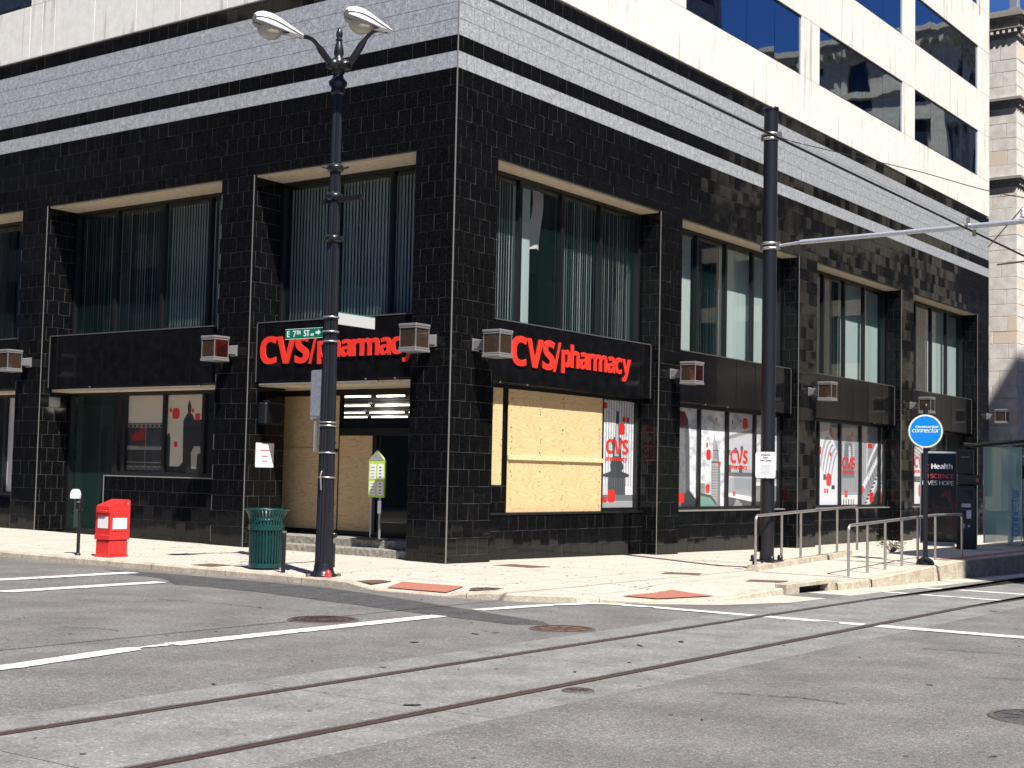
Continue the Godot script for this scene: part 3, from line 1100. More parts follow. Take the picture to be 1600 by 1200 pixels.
func build_upper_floors():
	for f in [LEFT_FRONT, RIGHT_FRONT]:
		var is_left: bool = f == LEFT_FRONT
		var bays: Array = LEFT_BAYS if is_left else RIGHT_BAYS
		var end := 19.8 if is_left else 30.34
		# panel joints: pier edges, pier middles and quarters of each bay
		var cuts := [0.0 if is_left else 0.02]
		for i in bays.size():
			var s0: float = bays[i][0]
			var s1: float = bays[i][1]
			var n := 3 if is_left and i == 0 else 4
			for k in n + 1: cuts.append(lerpf(s0, s1, float(k) / n))
			if i + 1 < bays.size(): cuts.append((s1 + bays[i + 1][0]) * 0.5)
		cuts.append(end)
		var bands := [[11.02, 12.27], [13.87, 15.32], [16.87, 18.30], [19.90, 21.35], [22.95, 27.5]]
		for b in bands:
			for k in cuts.size() - 1:
				var m := MB.new()
				var a: float = cuts[k] + 0.004
				var c: float = cuts[k + 1] - 0.004
				if k == 0: a = cuts[k] - (0.02 if is_left else -0.0)
				var p := at(f, a, b[0], -0.30)
				var q := at(f, c, b[1], 0.02)
				m.bev((p + q) * 0.5, (q - p).abs(), 0.007)
				part("concrete_panel", m, M.concrete, shop)
		for r in bands.size() - 1:
			var y0: float = bands[r][1]
			var y1: float = bands[r + 1][0]
			var prev := -0.02 if is_left else 0.02
			for i in bays.size() + 1:
				var nxt: float = bays[i][0] if i < bays.size() else end
				var m := MB.new()
				var p := at(f, prev, y0 + 0.004, -0.30)
				var q := at(f, nxt, y1 - 0.004, 0.019)
				m.bev((p + q) * 0.5, (q - p).abs(), 0.006)
				part("concrete_pier", m, M.concrete, shop)
				if i < bays.size(): prev = bays[i][1]
			for i in bays.size():
				var s0: float = bays[i][0]
				var s1: float = bays[i][1]
				var m := MB.new()
				slab_of(m, f, s0, s1, y0, y0 + 0.05, -0.2, -0.012)
				slab_of(m, f, s0, s1, y1 - 0.05, y1, -0.2, -0.012)
				var w := part("window", m, M.frame, shop)
				var n := 3 if is_left and i == 0 else 4
				for k in n:
					var a := lerpf(s0, s1, float(k) / n)
					var b := lerpf(s0, s1, float(k + 1) / n)
					var o := part("pane", sheet(f, a + 0.008, b - 0.008, y0 + 0.05, y1 - 0.05, 0.0), M.mirror, w)
					# each pane sits a hair out of true, as hung glass does
					var c := at(f, (a + b) * 0.5, (y0 + y1) * 0.5, 0)
					var t := Basis(Vector3.UP, rng.randfn(0, 0.0016)).rotated(f[0], rng.randfn(0, 0.0016))
					o.transform = Transform3D(t, c - t * c - f[1] * 0.025)


func build_interior_lights():
	# fluorescent rows on the shop ceiling, seen through the glass over the door
	for r in [[-5.05, -7.3, -4.2, 3], [-8.55, -10.8, -6.6, 3], [-12.0, -14.2, -9.6, 3], [-14.6, -16.6, -11.5, 3]]:
		var n: int = r[3]
		for k in n:
			var x0 := lerpf(r[1], r[2], float(k) / n) + 0.10
			var x1 := lerpf(r[1], r[2], float(k + 1) / n) - 0.10
			var c := v3((x0 + x1) * 0.5, 3.33, r[0])
			var t := thing("ceiling_light", "lit fluorescent strip on the shop ceiling seen over the door", "ceiling light", c, 0.0, "fluorescent strips inside the shop")
			var m := MB.new()
			m.box(v3(0, 0.07, 0), v3(x1 - x0 + 0.06, 0.05, 0.16))
			part("housing", m, M.white, t)
			m = MB.new()
			m.tube([v3((x0 - x1) * 0.5, 0, 0), v3((x1 - x0) * 0.5, 0, 0)], 0.024, 8)
			part("tube", m, M.tube, t)
			if k == 1:
				var l := OmniLight3D.new()
				l.light_color = Color(1, 0.96, 0.88)
				l.light_energy = 0.25
				l.light_size = 0.2
				l.omni_range = 30
				l.omni_attenuation = 2
				l.shadow_enabled = true
				t.add_child(l)
				l.position = v3(0, -0.12, 0)


# ---------------------------------------------------------------- lettering and print
func glyph(ch: String, font: Font, depth: float) -> TextMesh:
	var t := TextMesh.new()
	t.text = ch
	t.font = font
	t.font_size = 64
	t.pixel_size = 0.01
	t.depth = depth
	t.curve_step = 1.5
	return t


# one mesh for each letter; o is the left end of the base line, r points along the line, n out of the face
func letters(parent: Node3D, text: String, font: Font, o: Vector3, r: Vector3, n: Vector3, cap: float, width: float, m: Material, depth := 0.01, gap := 0.06, slant := 0.0, heavy := false):
	var ref := glyph("H", font, 0.1).get_aabb()
	var k := cap / ref.size.y
	var made := []
	var x := 0.0
	for ch in text:
		if ch == " ":
			x += 0.32 * ref.size.y
			continue
		var t := glyph(ch, font, 0.1)
		var flip := Transform3D.IDENTITY
		if heavy:
			# heavy weights of p do not mesh: a d turned half round is the same letter
			t = glyph("d" if ch == "p" else ch, fat[{"C": 0.5, "S": 0.5, "y": 0.15}.get(ch, 0.25)], 0.1)
			if ch == "p":
				var d := t.get_aabb()
				var xh := glyph("x", fat[0.25], 0.1).get_aabb()
				flip = Transform3D(Basis(Vector3.LEFT, Vector3.DOWN, Vector3.BACK), v3(2.0 * d.get_center().x, 2.0 * xh.position.y + xh.size.y, 0))
		var b := t.get_aabb()
		made.append([t, x - b.position.x, flip])
		x += b.size.x + gap * ref.size.y
	x -= gap * ref.size.y
	var kx := width / x if width > 0.0 else k
	for e in made:
		var l := MeshInstance3D.new()
		l.mesh = e[0]
		l.material_override = m
		l.name = "letter"
		parent.add_child(l, true)
		var b := Basis(r * kx, Vector3.UP * k + r * slant * k, n * (depth / 0.1))
		var p: Vector3 = o + r * (e[1] * kx) - Vector3.UP * (ref.position.y * k) - r * slant * ref.position.y * k + n * depth * 0.5
		l.transform = parent.transform.affine_inverse() * Transform3D(b, p) * e[2]


class Canvas:
	var im: Image
	var w: int
	var h: int

	func _init(ww: int, hh: int, c: Color):
		w = ww
		h = hh
		im = Image.create(w, h, false, Image.FORMAT_RGB8)
		im.fill(c)

	func rect(x, y, a, b, c: Color):
		im.fill_rect(Rect2i(int(x * w), int(y * h), maxi(1, int(a * w)), maxi(1, int(b * h))), c)

	func poly(pts: Array, c: Color):
		var lo := 9e9
		var hi := -9e9
		for p in pts:
			lo = minf(lo, p.y * h)
			hi = maxf(hi, p.y * h)
		for y in range(maxi(0, int(lo)), mini(h, int(ceil(hi)))):
			var xs := []
			for i in pts.size():
				var a := Vector2(pts[i].x * w, pts[i].y * h)
				var b := Vector2(pts[(i + 1) % pts.size()].x * w, pts[(i + 1) % pts.size()].y * h)
				if (a.y <= y + 0.5) != (b.y <= y + 0.5): xs.append(a.x + (y + 0.5 - a.y) / (b.y - a.y) * (b.x - a.x))
			xs.sort()
			for i in range(0, xs.size() - 1, 2): im.fill_rect(Rect2i(int(xs[i]), y, maxi(1, int(xs[i + 1] - xs[i])), 1), c)

	func line(a: Vector2, b: Vector2, t: float, c: Color):
		var d := (b - a).normalized()
		var o := Vector2(-d.y, d.x) * t * 0.5
		poly([a + o, b + o, b - o, a - o], c)

	func pill(x, y, a, b, c: Color):
		var pts := []
		var r: float = minf(a, b * h / w) * 0.30
		for k in 4:
			for e in 5:
				var t := PI * 0.5 * (k + e / 4.0)
				var cx: float = x + (r if k in [1, 2] else a - r)
				var cy: float = y + (r * w / h if k in [2, 3] else b - r * w / h)
				pts.append(Vector2(cx + cos(t) * r, cy + sin(t) * r * w / h))
		poly(pts, c)

	# drifting cloud tones in the printed sky
	func clouds(y0: float, y1: float, c: Color, sd: int):
		var n := FastNoiseLite.new()
		n.seed = sd
		n.frequency = 0.014
		for y in range(int(y0 * h), int(y1 * h)):
			for x in w:
				var t := clampf(n.get_noise_2d(x * 0.7, y * 1.4) * 1.6, 0.0, 0.7)
				if t > 0.02: im.set_pixel(x, y, im.get_pixel(x, y).lerp(c, t))

	func mottle(n: int, c: Color, amount: float, sd: int):
		var rg := RandomNumberGenerator.new()
		rg.seed = sd
		for i in n:
			var x := rg.randi() % w
			var y := rg.randi() % h
			im.set_pixel(x, y, im.get_pixel(x, y).lerp(c, amount * rg.randf()))

	func tex() -> ImageTexture:
		return ImageTexture.create_from_image(im)


func poster(f: Array, s0: float, s1: float, y0: float, y1: float, d: float, c: Canvas, label: String) -> MeshInstance3D:
	var m := mat(Color.WHITE, 0.55)
	c.mottle(c.w * c.h / 6, Color(0.3, 0.3, 0.3), 0.25, int(s0 * 100))
	m.albedo_texture = c.tex()
	var o := part("window_poster", sheet(f, s0, s1, y0, y1, d), m)
	tag(o, label, "poster", "printed posters in the shop windows")
	printed[o] = [f, s0, s1, y0, y1, d]
	return o


func poster_word(p: Node3D, text: String, u0: float, u1: float, v: float, cap: float, font: Font):
	var a: Array = printed[p]
	var r: Vector3 = Vector3.UP.cross(a[0][1])
	var left := at(a[0], a[1], a[3], a[5])
	if a[0] == LEFT_FRONT: left = at(a[0], a[2], a[3], a[5])
	var w: float = a[2] - a[1]
	letters(p, text, font, left + r * u0 * w + Vector3.UP * v * (a[4] - a[3]) + a[0][1] * 0.003, r, a[0][1], cap * (a[4] - a[3]), (u1 - u0) * w, M.red, 0.003, 0.03, 0.0, true)


func V(x, y) -> Vector2:
	return Vector2(x, y)


func build_posters():
	var red := Color(0.86, 0.14, 0.09)
	var pale := Color(0.86, 0.87, 0.90)
	var f: Array = RIGHT_FRONT
	rng.seed = 31
	# fountain on stripes
	var c := Canvas.new(256, 480, Color(0.93, 0.93, 0.95))
	c.clouds(0.0, 0.9, Color(0.78, 0.79, 0.82), 3)
	for k in 13: c.rect(k / 13.0, 0, 0.035, 0.80, Color(0.62, 0.63, 0.66))
	c.poly([V(0.46, 0.10), V(0.54, 0.10), V(0.58, 0.34), V(0.70, 0.38), V(0.62, 0.42), V(0.64, 0.55), V(0.72, 0.62), V(0.66, 0.66), V(0.90, 0.69), V(0.88, 0.71), V(0.76, 0.72), V(0.78, 0.90), V(0.22, 0.90), V(0.26, 0.72), V(0.10, 0.71), V(0.10, 0.69), V(0.34, 0.66), V(0.30, 0.60), V(0.38, 0.54), V(0.36, 0.42), V(0.32, 0.38), V(0.44, 0.34)], Color(0.25, 0.26, 0.29))
	c.poly([V(0.47, 0.22), V(0.53, 0.22), V(0.57, 0.52), V(0.43, 0.52)], Color(0.70, 0.71, 0.74))
	for k in 9: c.line(V(0.30 + k * 0.05, 0.72), V(0.26 + k * 0.06, 0.88), 0.006, Color(0.75, 0.76, 0.78))
	c.rect(0, 0.88, 1, 0.06, Color(0.45, 0.46, 0.48))
	c.rect(0.05, 0.78, 0.20, 0.10, Color(0.80, 0.81, 0.83))
	c.rect(0, 0.94, 1, 0.06, Color(0.66, 0.67, 0.68))
	c.pill(0.09, 0.03, 0.11, 0.055, red)
	c.pill(0.66, 0.15, 0.09, 0.05, red)
	c.pill(0.77, 0.15, 0.09, 0.05, red)
	c.pill(0.55, 0.21, 0.19, 0.11, red)
	c.pill(0.25, 0.83, 0.22, 0.12, red)
	c.pill(0.10, 0.90, 0.12, 0.05, red)
	var p := poster(f, 5.86, 7.22, 0.92, 3.24, -0.555, c, "striped poster with a fountain beside the boarded window")
	poster_word(p, "CVS", 0.17, 0.84, 0.50, 0.13, bold)
	poster_word(p, "pharmacy", 0.15, 0.82, 0.435, 0.042, bold)
	# tower
	c = Canvas.new(256, 420, Color(0.90, 0.91, 0.93))
	c.clouds(0.0, 1.0, Color(0.66, 0.68, 0.72), 4)
	c.poly([V(0.28, 0.10), V(0.36, 0.05), V(0.60, 0.05), V(0.70, 0.12), V(0.76, 0.30), V(0.80, 1), V(0.02, 1), V(0.14, 0.30)], Color(0.42, 0.43, 0.45))
	for r in 34:
		for k in 14: c.rect(0.15 + k * 0.042 - r * 0.002, 0.21 + r * 0.023, 0.018, 0.011, Color(0.58 + 0.1 * rng.randf(), 0.58, 0.60) if rng.randf() < 0.75 else Color(0.30, 0.31, 0.34))
	c.poly([V(0.60, 0.19), V(0.71, 0.19), V(0.80, 1), V(0.66, 1)], Color(0.33, 0.34, 0.37))
	c.poly([V(0.0, 1), V(0.0, 0.52), V(0.06, 0.5), V(0.07, 1)], Color(0.55, 0.56, 0.58))
	c.poly([V(0.28, 0.10), V(0.36, 0.04), V(0.58, 0.04), V(0.70, 0.12), V(0.68, 0.18), V(0.30, 0.18)], Color(0.45, 0.10, 0.08))
	c.poly([V(0.5, 1), V(0.5, 0.9), V(0.75, 0.82), V(1, 0.92), V(1, 1)], Color(0.20, 0.20, 0.22))
	c.pill(0.02, 0.76, 0.36, 0.14, red)
	c.pill(0.20, 0.86, 0.40, 0.10, red)
	poster(f, 8.71, 10.11, 0.92, 3.24, -0.555, c, "poster of a tall grey skyscraper with red blocks")
	# clock tower and green roof
	c = Canvas.new(256, 420, Color(0.90, 0.91, 0.94))
	c.clouds(0.0, 1.0, Color(0.62, 0.64, 0.69), 5)
	c.rect(0.0, 0.76, 0.28, 0.2, Color(0.55, 0.56, 0.57))
	c.poly([V(0.60, 0.22), V(0.62, 0.28), V(0.76, 0.42), V(0.80, 0.52), V(0.84, 0.54), V(0.86, 1), V(0.48, 1), V(0.50, 0.54), V(0.54, 0.52), V(0.55, 0.42)], Color(0.66, 0.66, 0.68))
	c.poly([V(0.76, 0.545), V(0.84, 0.545), V(0.86, 1), V(0.77, 1)], Color(0.50, 0.50, 0.53))
	c.poly([V(0.66, 0.30), V(0.76, 0.42), V(0.80, 0.52), V(0.72, 0.52)], Color(0.52, 0.52, 0.55))
	c.rect(0.50, 0.53, 0.36, 0.02, Color(0.34, 0.34, 0.36))
	for k in 26: c.line(V(0.02 + k * 0.026, 0.925), V(0.0 + k * 0.028, 1.0), 0.004, Color(0.36, 0.52, 0.47))
	c.rect(0.57, 0.41, 0.22, 0.015, Color(0.36, 0.36, 0.38))
	for r in 15:
		for k in 5: c.rect(0.54 + k * 0.064, 0.585 + r * 0.028, 0.034, 0.014, Color(0.34, 0.35, 0.38))
	for k in 4: c.rect(0.60 + k * 0.045, 0.435, 0.02, 0.07, Color(0.40, 0.41, 0.44))
	c.poly([V(0, 0.92), V(0.12, 0.87), V(0.5, 0.90), V(0.72, 0.98), V(0.72, 1), V(0, 1)], Color(0.45, 0.62, 0.57))
	c.poly([V(0, 0.91), V(0.10, 0.86), V(0.5, 0.88), V(0.74, 0.97), V(0.7, 0.985), V(0.48, 0.91), V(0.12, 0.885)], Color(0.24, 0.32, 0.30))
	c.pill(0.64, 0.07, 0.06, 0.05, red)
	c.pill(0.30, 0.34, 0.07, 0.05, red)
	c.pill(0.31, 0.41, 0.17, 0.11, red)
	c.pill(0.76, 0.53, 0.10, 0.05, red)
	c.pill(0.30, 0.77, 0.16, 0.09, red)
	poster(f, 10.19, 11.54, 0.92, 3.24, -0.555, c, "poster of a pointed clock tower above a green roof")
	# white house behind a fence
	c = Canvas.new(256, 420, Color(0.84, 0.85, 0.88))
	c.clouds(0.0, 0.3, Color(0.6, 0.62, 0.67), 6)
	c.poly([V(0, 0.28), V(1, 0.19), V(1, 0.76), V(0, 0.66)], Color(0.76, 0.77, 0.80))
	c.poly([V(0, 0.26), V(1, 0.16), V(1, 0.20), V(0, 0.30)], Color(0.55, 0.56, 0.58))
	for k in 3: c.rect(0.07 + k * 0.24, 0.40 - k * 0.022, 0.10, 0.055, Color(0.36, 0.37, 0.40))
	for k in 2: c.rect(0.08 + k * 0.42, 0.56, 0.12, 0.09, Color(0.34, 0.35, 0.37))
	c.rect(0, 0.64, 1, 0.045, Color(0.42, 0.43, 0.45))
	c.poly([V(0, 0.69), V(1, 0.71), V(1, 0.90), V(0, 0.86)], Color(0.66, 0.68, 0.71))
	for k in 20: c.rect(0.32 + k * 0.034, 0.60, 0.008, 0.27, Color(0.36, 0.37, 0.39))
	c.poly([V(0, 0.85), V(1, 0.90), V(1, 0.95), V(0, 0.89)], Color(0.95, 0.95, 0.96))
	c.poly([V(0, 0.89), V(1, 0.95), V(1, 1), V(0, 1)], Color(0.34, 0.34, 0.35))
	c.poly([V(0.3, 1), V(0.42, 0.92), V(0.62, 0.97), V(0.66, 1)], Color(0.60, 0.60, 0.60))
	c.pill(0.62, 0.05, 0.20, 0.12, red)
	c.pill(0.20, 0.08, 0.06, 0.05, Color(0.22, 0.22, 0.24))
	c.pill(0.52, 0.07, 0.05, 0.03, red)
	c.pill(0.28, 0.84, 0.08, 0.05, red)
	p = poster(f, 11.62, 13.04, 0.92, 3.24, -0.555, c, "poster of a white house behind a black iron fence")
	poster_word(p, "CVS", 0.16, 0.82, 0.46, 0.135, bold)
	poster_word(p, "pharmacy", 0.16, 0.82, 0.40, 0.042, bold)
	# street trees and cars
	c = Canvas.new(256, 420, Color(0.86, 0.87, 0.90))
	c.clouds(0.0, 0.6, Color(0.62, 0.64, 0.69), 7)
	for k in 40: c.line(V(0.68, 0.52), V(0.68 + rng.randf_range(-0.3, 0.3), 0.28 + rng.randf_range(-0.1, 0.16)), 0.008, Color(0.35, 0.36, 0.38))
	c.rect(0, 0.60, 1, 0.10, Color(0.42, 0.43, 0.45))
	c.rect(0, 0.70, 1, 0.04, Color(0.72, 0.73, 0.75))
	c.rect(0, 0.78, 1, 0.22, Color(0.50, 0.51, 0.52))
	c.pill(0.50, 0.80, 0.36, 0.16, red)
	c.rect(0, 0.95, 1, 0.05, Color(0.15, 0.15, 0.16))
	poster(f, 13.12, 14.46, 0.92, 3.24, -0.555, c, "poster of bare street trees with a red block behind the black pole")
	# white ribs of an arch
	c = Canvas.new(256, 420, Color(0.60, 0.61, 0.65))
	c.poly([V(0, 0.14), V(0.5, 0.10), V(0.80, 0.22), V(1, 0.36), V(1, 1), V(0, 1)], Color(0.88, 0.89, 0.93))
	for k in 5:
		var q := []
		for e in 9: q.append(V(0.50 + k * 0.13 - e * 0.055 + e * e * 0.001, 0.17 + k * 0.045 + e * e * 0.0055))
		for e in 9: q.append(V(0.56 + k * 0.12 - (8 - e) * 0.048, 0.19 + k * 0.045 + (8 - e) * (8 - e) * 0.0058))
		c.poly(q, Color(0.62, 0.63, 0.67))
	c.pill(0.04, 0.30, 0.16, 0.09, red)
	c.pill(0.60, 0.36, 0.08, 0.05, red)
	c.pill(0.58, 0.06, 0.14, 0.06, red)
	c.pill(0.66, 0.11, 0.14, 0.07, red)
	c.rect(0.30, 0.63, 0.14, 0.07, Color(0.26, 0.26, 0.29))
	c.rect(0.70, 0.76, 0.16, 0.05, Color(0.26, 0.26, 0.29))
	c.rect(0, 0.60, 0.13, 0.05, Color(0.26, 0.26, 0.29))
	c.pill(0.44, 0.62, 0.24, 0.15, red)
	c.pill(0.34, 0.80, 0.09, 0.055, red)
	c.pill(0.46, 0.80, 0.09, 0.055, red)
	poster(f, 17.04, 18.46, 0.92, 3.24, -0.555, c, "poster of white curving ribs with red and black blocks")
	# monument column
	c = Canvas.new(256, 420, Color(0.62, 0.63, 0.67))
	c.poly([V(0.38, 0.14), V(0.62, 0.14), V(0.66, 0.26), V(0.68, 0.42), V(0.80, 0.66), V(0.84, 0.90), V(0.12, 0.90), V(0.16, 0.66), V(0.24, 0.42), V(0.30, 0.26)], Color(0.48, 0.49, 0.52))
	c.poly([V(0.50, 0.26), V(0.58, 0.28), V(0.62, 0.48), V(0.50, 0.48)], Color(0.86, 0.87, 0.90))
	for k in 12:
		c.rect(0.20, 0.25 + k * 0.024, 0.07, 0.014, Color(0.9, 0.9, 0.92))
		c.rect(0.72, 0.25 + k * 0.026, 0.07, 0.014, Color(0.9, 0.9, 0.92))
	c.rect(0.10, 0.66, 0.78, 0.22, Color(0.58, 0.59, 0.62))
	for k in 9: c.rect(0.14 + k * 0.08, 0.68, 0.02, 0.19, Color(0.70, 0.71, 0.74))
	c.rect(0.04, 0.88, 0.92, 0.12, Color(0.92, 0.92, 0.93))
	for k in 6: c.rect(0.10 + k * 0.13, 0.93, 0.05, 0.07, Color(0.20, 0.20, 0.22))
	c.pill(0.62, 0.09, 0.12, 0.07, red)
	c.pill(0.48, 0.13, 0.09, 0.05, red)
	c.pill(0.30, 0.82, 0.16, 0.09, red)
	p = poster(f, 18.54, 19.96, 0.92, 3.24, -0.555, c, "poster of a stone monument column in the third shop window")
	poster_word(p, "CVS", 0.16, 0.82, 0.45, 0.135, bold)
	poster_word(p, "pharmacy", 0.18, 0.82, 0.39, 0.040, bold)
	# steel truss, printed over two panes
	for e in [[20.04, 21.44, "poster of a pale steel truss crossing upwards"], [21.52, 21.84, "narrow poster with the end of a steel truss"]]:
		c = Canvas.new(256, 420, Color(0.58, 0.60, 0.64))
		c.poly([V(0.40, 0.12), V(0.52, 0.10), V(0.44, 0.60), V(0.36, 0.62)], Color(0.74, 0.75, 0.78))
		c.poly([V(0.1, 0.78), V(1, 0.36), V(1, 0.46), V(0.1, 0.88)], Color(0.88, 0.89, 0.91))
		c.poly([V(0.3, 1.0), V(1, 0.60), V(1, 0.72), V(0.55, 1.0)], Color(0.84, 0.85, 0.87))
		c.poly([V(0.4, 0.5), V(1, 0.16), V(1, 0.24), V(0.42, 0.56)], Color(0.92, 0.92, 0.94))
		for k in 9:
			c.line(V(0.14 + k * 0.11, 0.84 - k * 0.05), V(0.24 + k * 0.11, 0.92 - k * 0.05), 0.016, Color(0.16, 0.17, 0.18))
			c.line(V(0.44 + k * 0.07, 0.50 - k * 0.035), V(0.50 + k * 0.07, 0.64 - k * 0.035), 0.02, Color(0.30, 0.31, 0.33))
			c.line(V(0.30 + k * 0.09, 0.98 - k * 0.05), V(0.44 + k * 0.09, 0.97 - k * 0.05), 0.022, Color(0.20, 0.20, 0.22))
		c.poly([V(0.62, 1), V(1, 0.8), V(1, 1)], Color(0.20, 0.21, 0.22))
		c.pill(0.45, 0.22, 0.26, 0.06, red)
		c.pill(0.10, 0.76, 0.16, 0.09, red)
		c.pill(0.56, 0.84, 0.24, 0.13, red)
		poster(f, e[0], e[1], 0.92, 3.24, -0.555, c, e[2])
	# last bay: seen past the platform sign
	c = Canvas.new(256, 420, Color(0.86, 0.87, 0.89))
	for k in 6: c.line(V(0.0, 0.05 + k * 0.05), V(1.0, 0.20 + k * 0.05), 0.03, Color(0.55, 0.56, 0.58))
	c.rect(0, 0.62, 1, 0.08, Color(0.30, 0.31, 0.33))
	c.pill(0.42, 0.72, 0.4, 0.18, red)
	p = poster(f, 24.34, 25.76, 0.92, 3.24, -0.555, c, "poster with slanted grey lines behind the platform signs")
	poster_word(p, "CVS", 0.15, 0.85, 0.50, 0.15, bold)
	poster_word(p, "pharmacy", 0.15, 0.85, 0.43, 0.045, bold)
	# left front: stadium, and fountain statue
	f = LEFT_FRONT
	c = Canvas.new(256, 340, Color(0.80, 0.77, 0.71))
	c.rect(0, 0.36, 1, 0.64, Color(0.16, 0.16, 0.16))
	c.rect(0, 0.37, 1, 0.055, Color(0.55, 0.53, 0.50))
	for k in 8: c.rect(0.04 + k * 0.12, 0.38, 0.08, 0.035, Color(0.15, 0.15, 0.15))
	for k in 12: c.rect(0.5, 0.46 + k * 0.02, 0.5, 0.006, Color(0.30, 0.30, 0.30))
	c.rect(0, 0.66, 1, 0.05, Color(0.55, 0.54, 0.51))
	for k in 14: c.rect(0.3 + k * 0.045, 0.665, 0.03, 0.012, Color(0.15, 0.15, 0.15))
	c.rect(0, 0.87, 1, 0.012, Color(0.55, 0.54, 0.52))
	c.rect(0, 0.92, 1, 0.06, Color(0.45, 0.44, 0.42))
	c.rect(0.495, 0.34, 0.012, 0.6, Color(0.6, 0.58, 0.55))
	for k in 18: c.rect(0.02 + k * 0.055, 0.935 + 0.01 * (k % 3), 0.03, 0.025, Color(0.1, 0.1, 0.1))
	c.poly([V(0.10, 0.56), V(0.22, 0.46), V(0.30, 0.50), V(0.36, 0.42), V(0.48, 0.42), V(0.48, 0.58), V(0.12, 0.60)], Color(0.58, 0.07, 0.06))
	poster(f, 8.55, 9.76, 1.47, 3.15, -0.845, c, "dark poster of a stadium with a red block over the stands")
	c = Canvas.new(256, 340, Color(0.82, 0.79, 0.72))
	c.poly([V(0.60, 0.06), V(0.62, 0.10), V(0.66, 0.16), V(0.64, 0.24), V(0.70, 0.26), V(0.74, 0.32), V(1, 0.32), V(1, 1), V(0.38, 1), V(0.36, 0.92), V(0.46, 0.86), V(0.44, 0.34), V(0.52, 0.26), V(0.56, 0.24), V(0.55, 0.14)], Color(0.12, 0.12, 0.12))
	c.poly([V(0.70, 0.94), V(0.68, 0.74), V(0.76, 0.66), V(0.92, 0.66), V(0.96, 0.74), V(0.86, 0.76), V(0.84, 0.94)], Color(0.70, 0.68, 0.62))
	c.poly([V(0, 0.52), V(0.06, 0.48), V(0.10, 0.56), V(0.10, 0.92), V(0, 0.92)], Color(0.2, 0.2, 0.2))
	c.rect(0, 0.92, 0.45, 0.08, Color(0.12, 0.12, 0.12))
	c.pill(0.05, 0.17, 0.06, 0.05, red)
	c.pill(0.13, 0.17, 0.20, 0.14, red)
	c.pill(0.20, 0.60, 0.10, 0.07, red)
	c.pill(0.66, 0.18, 0.07, 0.05, red)
	c.pill(0.76, 0.24, 0.14, 0.09, red)
	poster(f, 7.30, 8.45, 1.47, 3.15, -0.845, c, "poster of a dark fountain statue with small red blocks")
	c = Canvas.new(256, 420, Color(0.72, 0.70, 0.66))
	c.poly([V(0.0, 0.0), V(0.8, 0.0), V(1, 0.15), V(1, 1), V(0, 1)], Color(0.83, 0.83, 0.84))
	c.pill(0.78, 0.24, 0.10, 0.06, red)
	c.pill(0.88, 0.21, 0.10, 0.10, red)
	p = poster(f, 12.86, 14.14, 0.92, 3.17, -0.825, c, "pale poster with red blocks in the window past the newspaper box")
	poster_word(p, "S", 0.76, 0.92, 0.52, 0.13, bold)


func build_paper_strip():
	# loose paper hanging from the window head, torn along its foot
	rng.seed = 21
	var m := MB.new()
	m.smooth(true)
	var f: Array = RIGHT_FRONT
	var rows := []
	for i in 9:
		var v := i / 8.0
		var row := []
		for k in 6:
			var u := k / 5.0
			var s := lerpf(lerpf(3.50, 3.94, u), lerpf(3.34, 3.70, u), v)
			var y := lerpf(7.33, 6.13, v) + (rng.randf_range(-0.05, 0.03) if i == 8 else 0.0)
			row.append(at(f, s, y, -0.78 + 0.035 * sin(u * 5.0 + v * 4.0) + 0.02 * sin(v * 7.0)))
		rows.append(row)
	for i in 8:
		for k in 5: m.quad(rows[i][k], rows[i + 1][k], rows[i + 1][k + 1], rows[i][k + 1])
	var o := part("paper_strip", m, M.white_card)
	tag(o, "torn pale paper strip hanging behind the window above the boarded shopfront", "paper")


func build_signs():
	# red word signs on the fascias
	var t := thing("shop_sign", "red letters on the fascia over the boarded window", "sign", at(RIGHT_FRONT, 2.05, 3.66, -0.195))
	letters(t, "CVS", bold, at(RIGHT_FRONT, 2.07, 3.665, -0.192), Vector3.FORWARD, Vector3.RIGHT, 0.545, 1.46, M.red, 0.022, -0.02, 0.0, true)
	letters(t, "/", plain, at(RIGHT_FRONT, 3.50, 3.635, -0.192), Vector3.FORWARD, Vector3.RIGHT, 0.60, 0.25, M.red, 0.022, 0.0)
	letters(t, "pharmacy", bold, at(RIGHT_FRONT, 3.78, 3.765, -0.192), Vector3.FORWARD, Vector3.RIGHT, 0.43, 2.66, M.red, 0.022, 0.0, 0.0, true)
	t = thing("shop_sign", "red letters on the fascia over the entrance steps", "sign", at(LEFT_FRONT, 4.95, 3.67, -0.195))
	letters(t, "CVS", bold, at(LEFT_FRONT, 4.98, 3.665, -0.192), Vector3.RIGHT, Vector3.BACK, 0.52, 1.34, M.red, 0.022, -0.02, 0.0, true)
	letters(t, "/", plain, at(LEFT_FRONT, 3.64, 3.64, -0.192), Vector3.RIGHT, Vector3.BACK, 0.57, 0.20, M.red, 0.022, 0.0)
	letters(t, "pharmacy", bold, at(LEFT_FRONT, 3.42, 3.755, -0.192), Vector3.RIGHT, Vector3.BACK, 0.41, 2.46, M.red, 0.022, 0.0, 0.0, true)


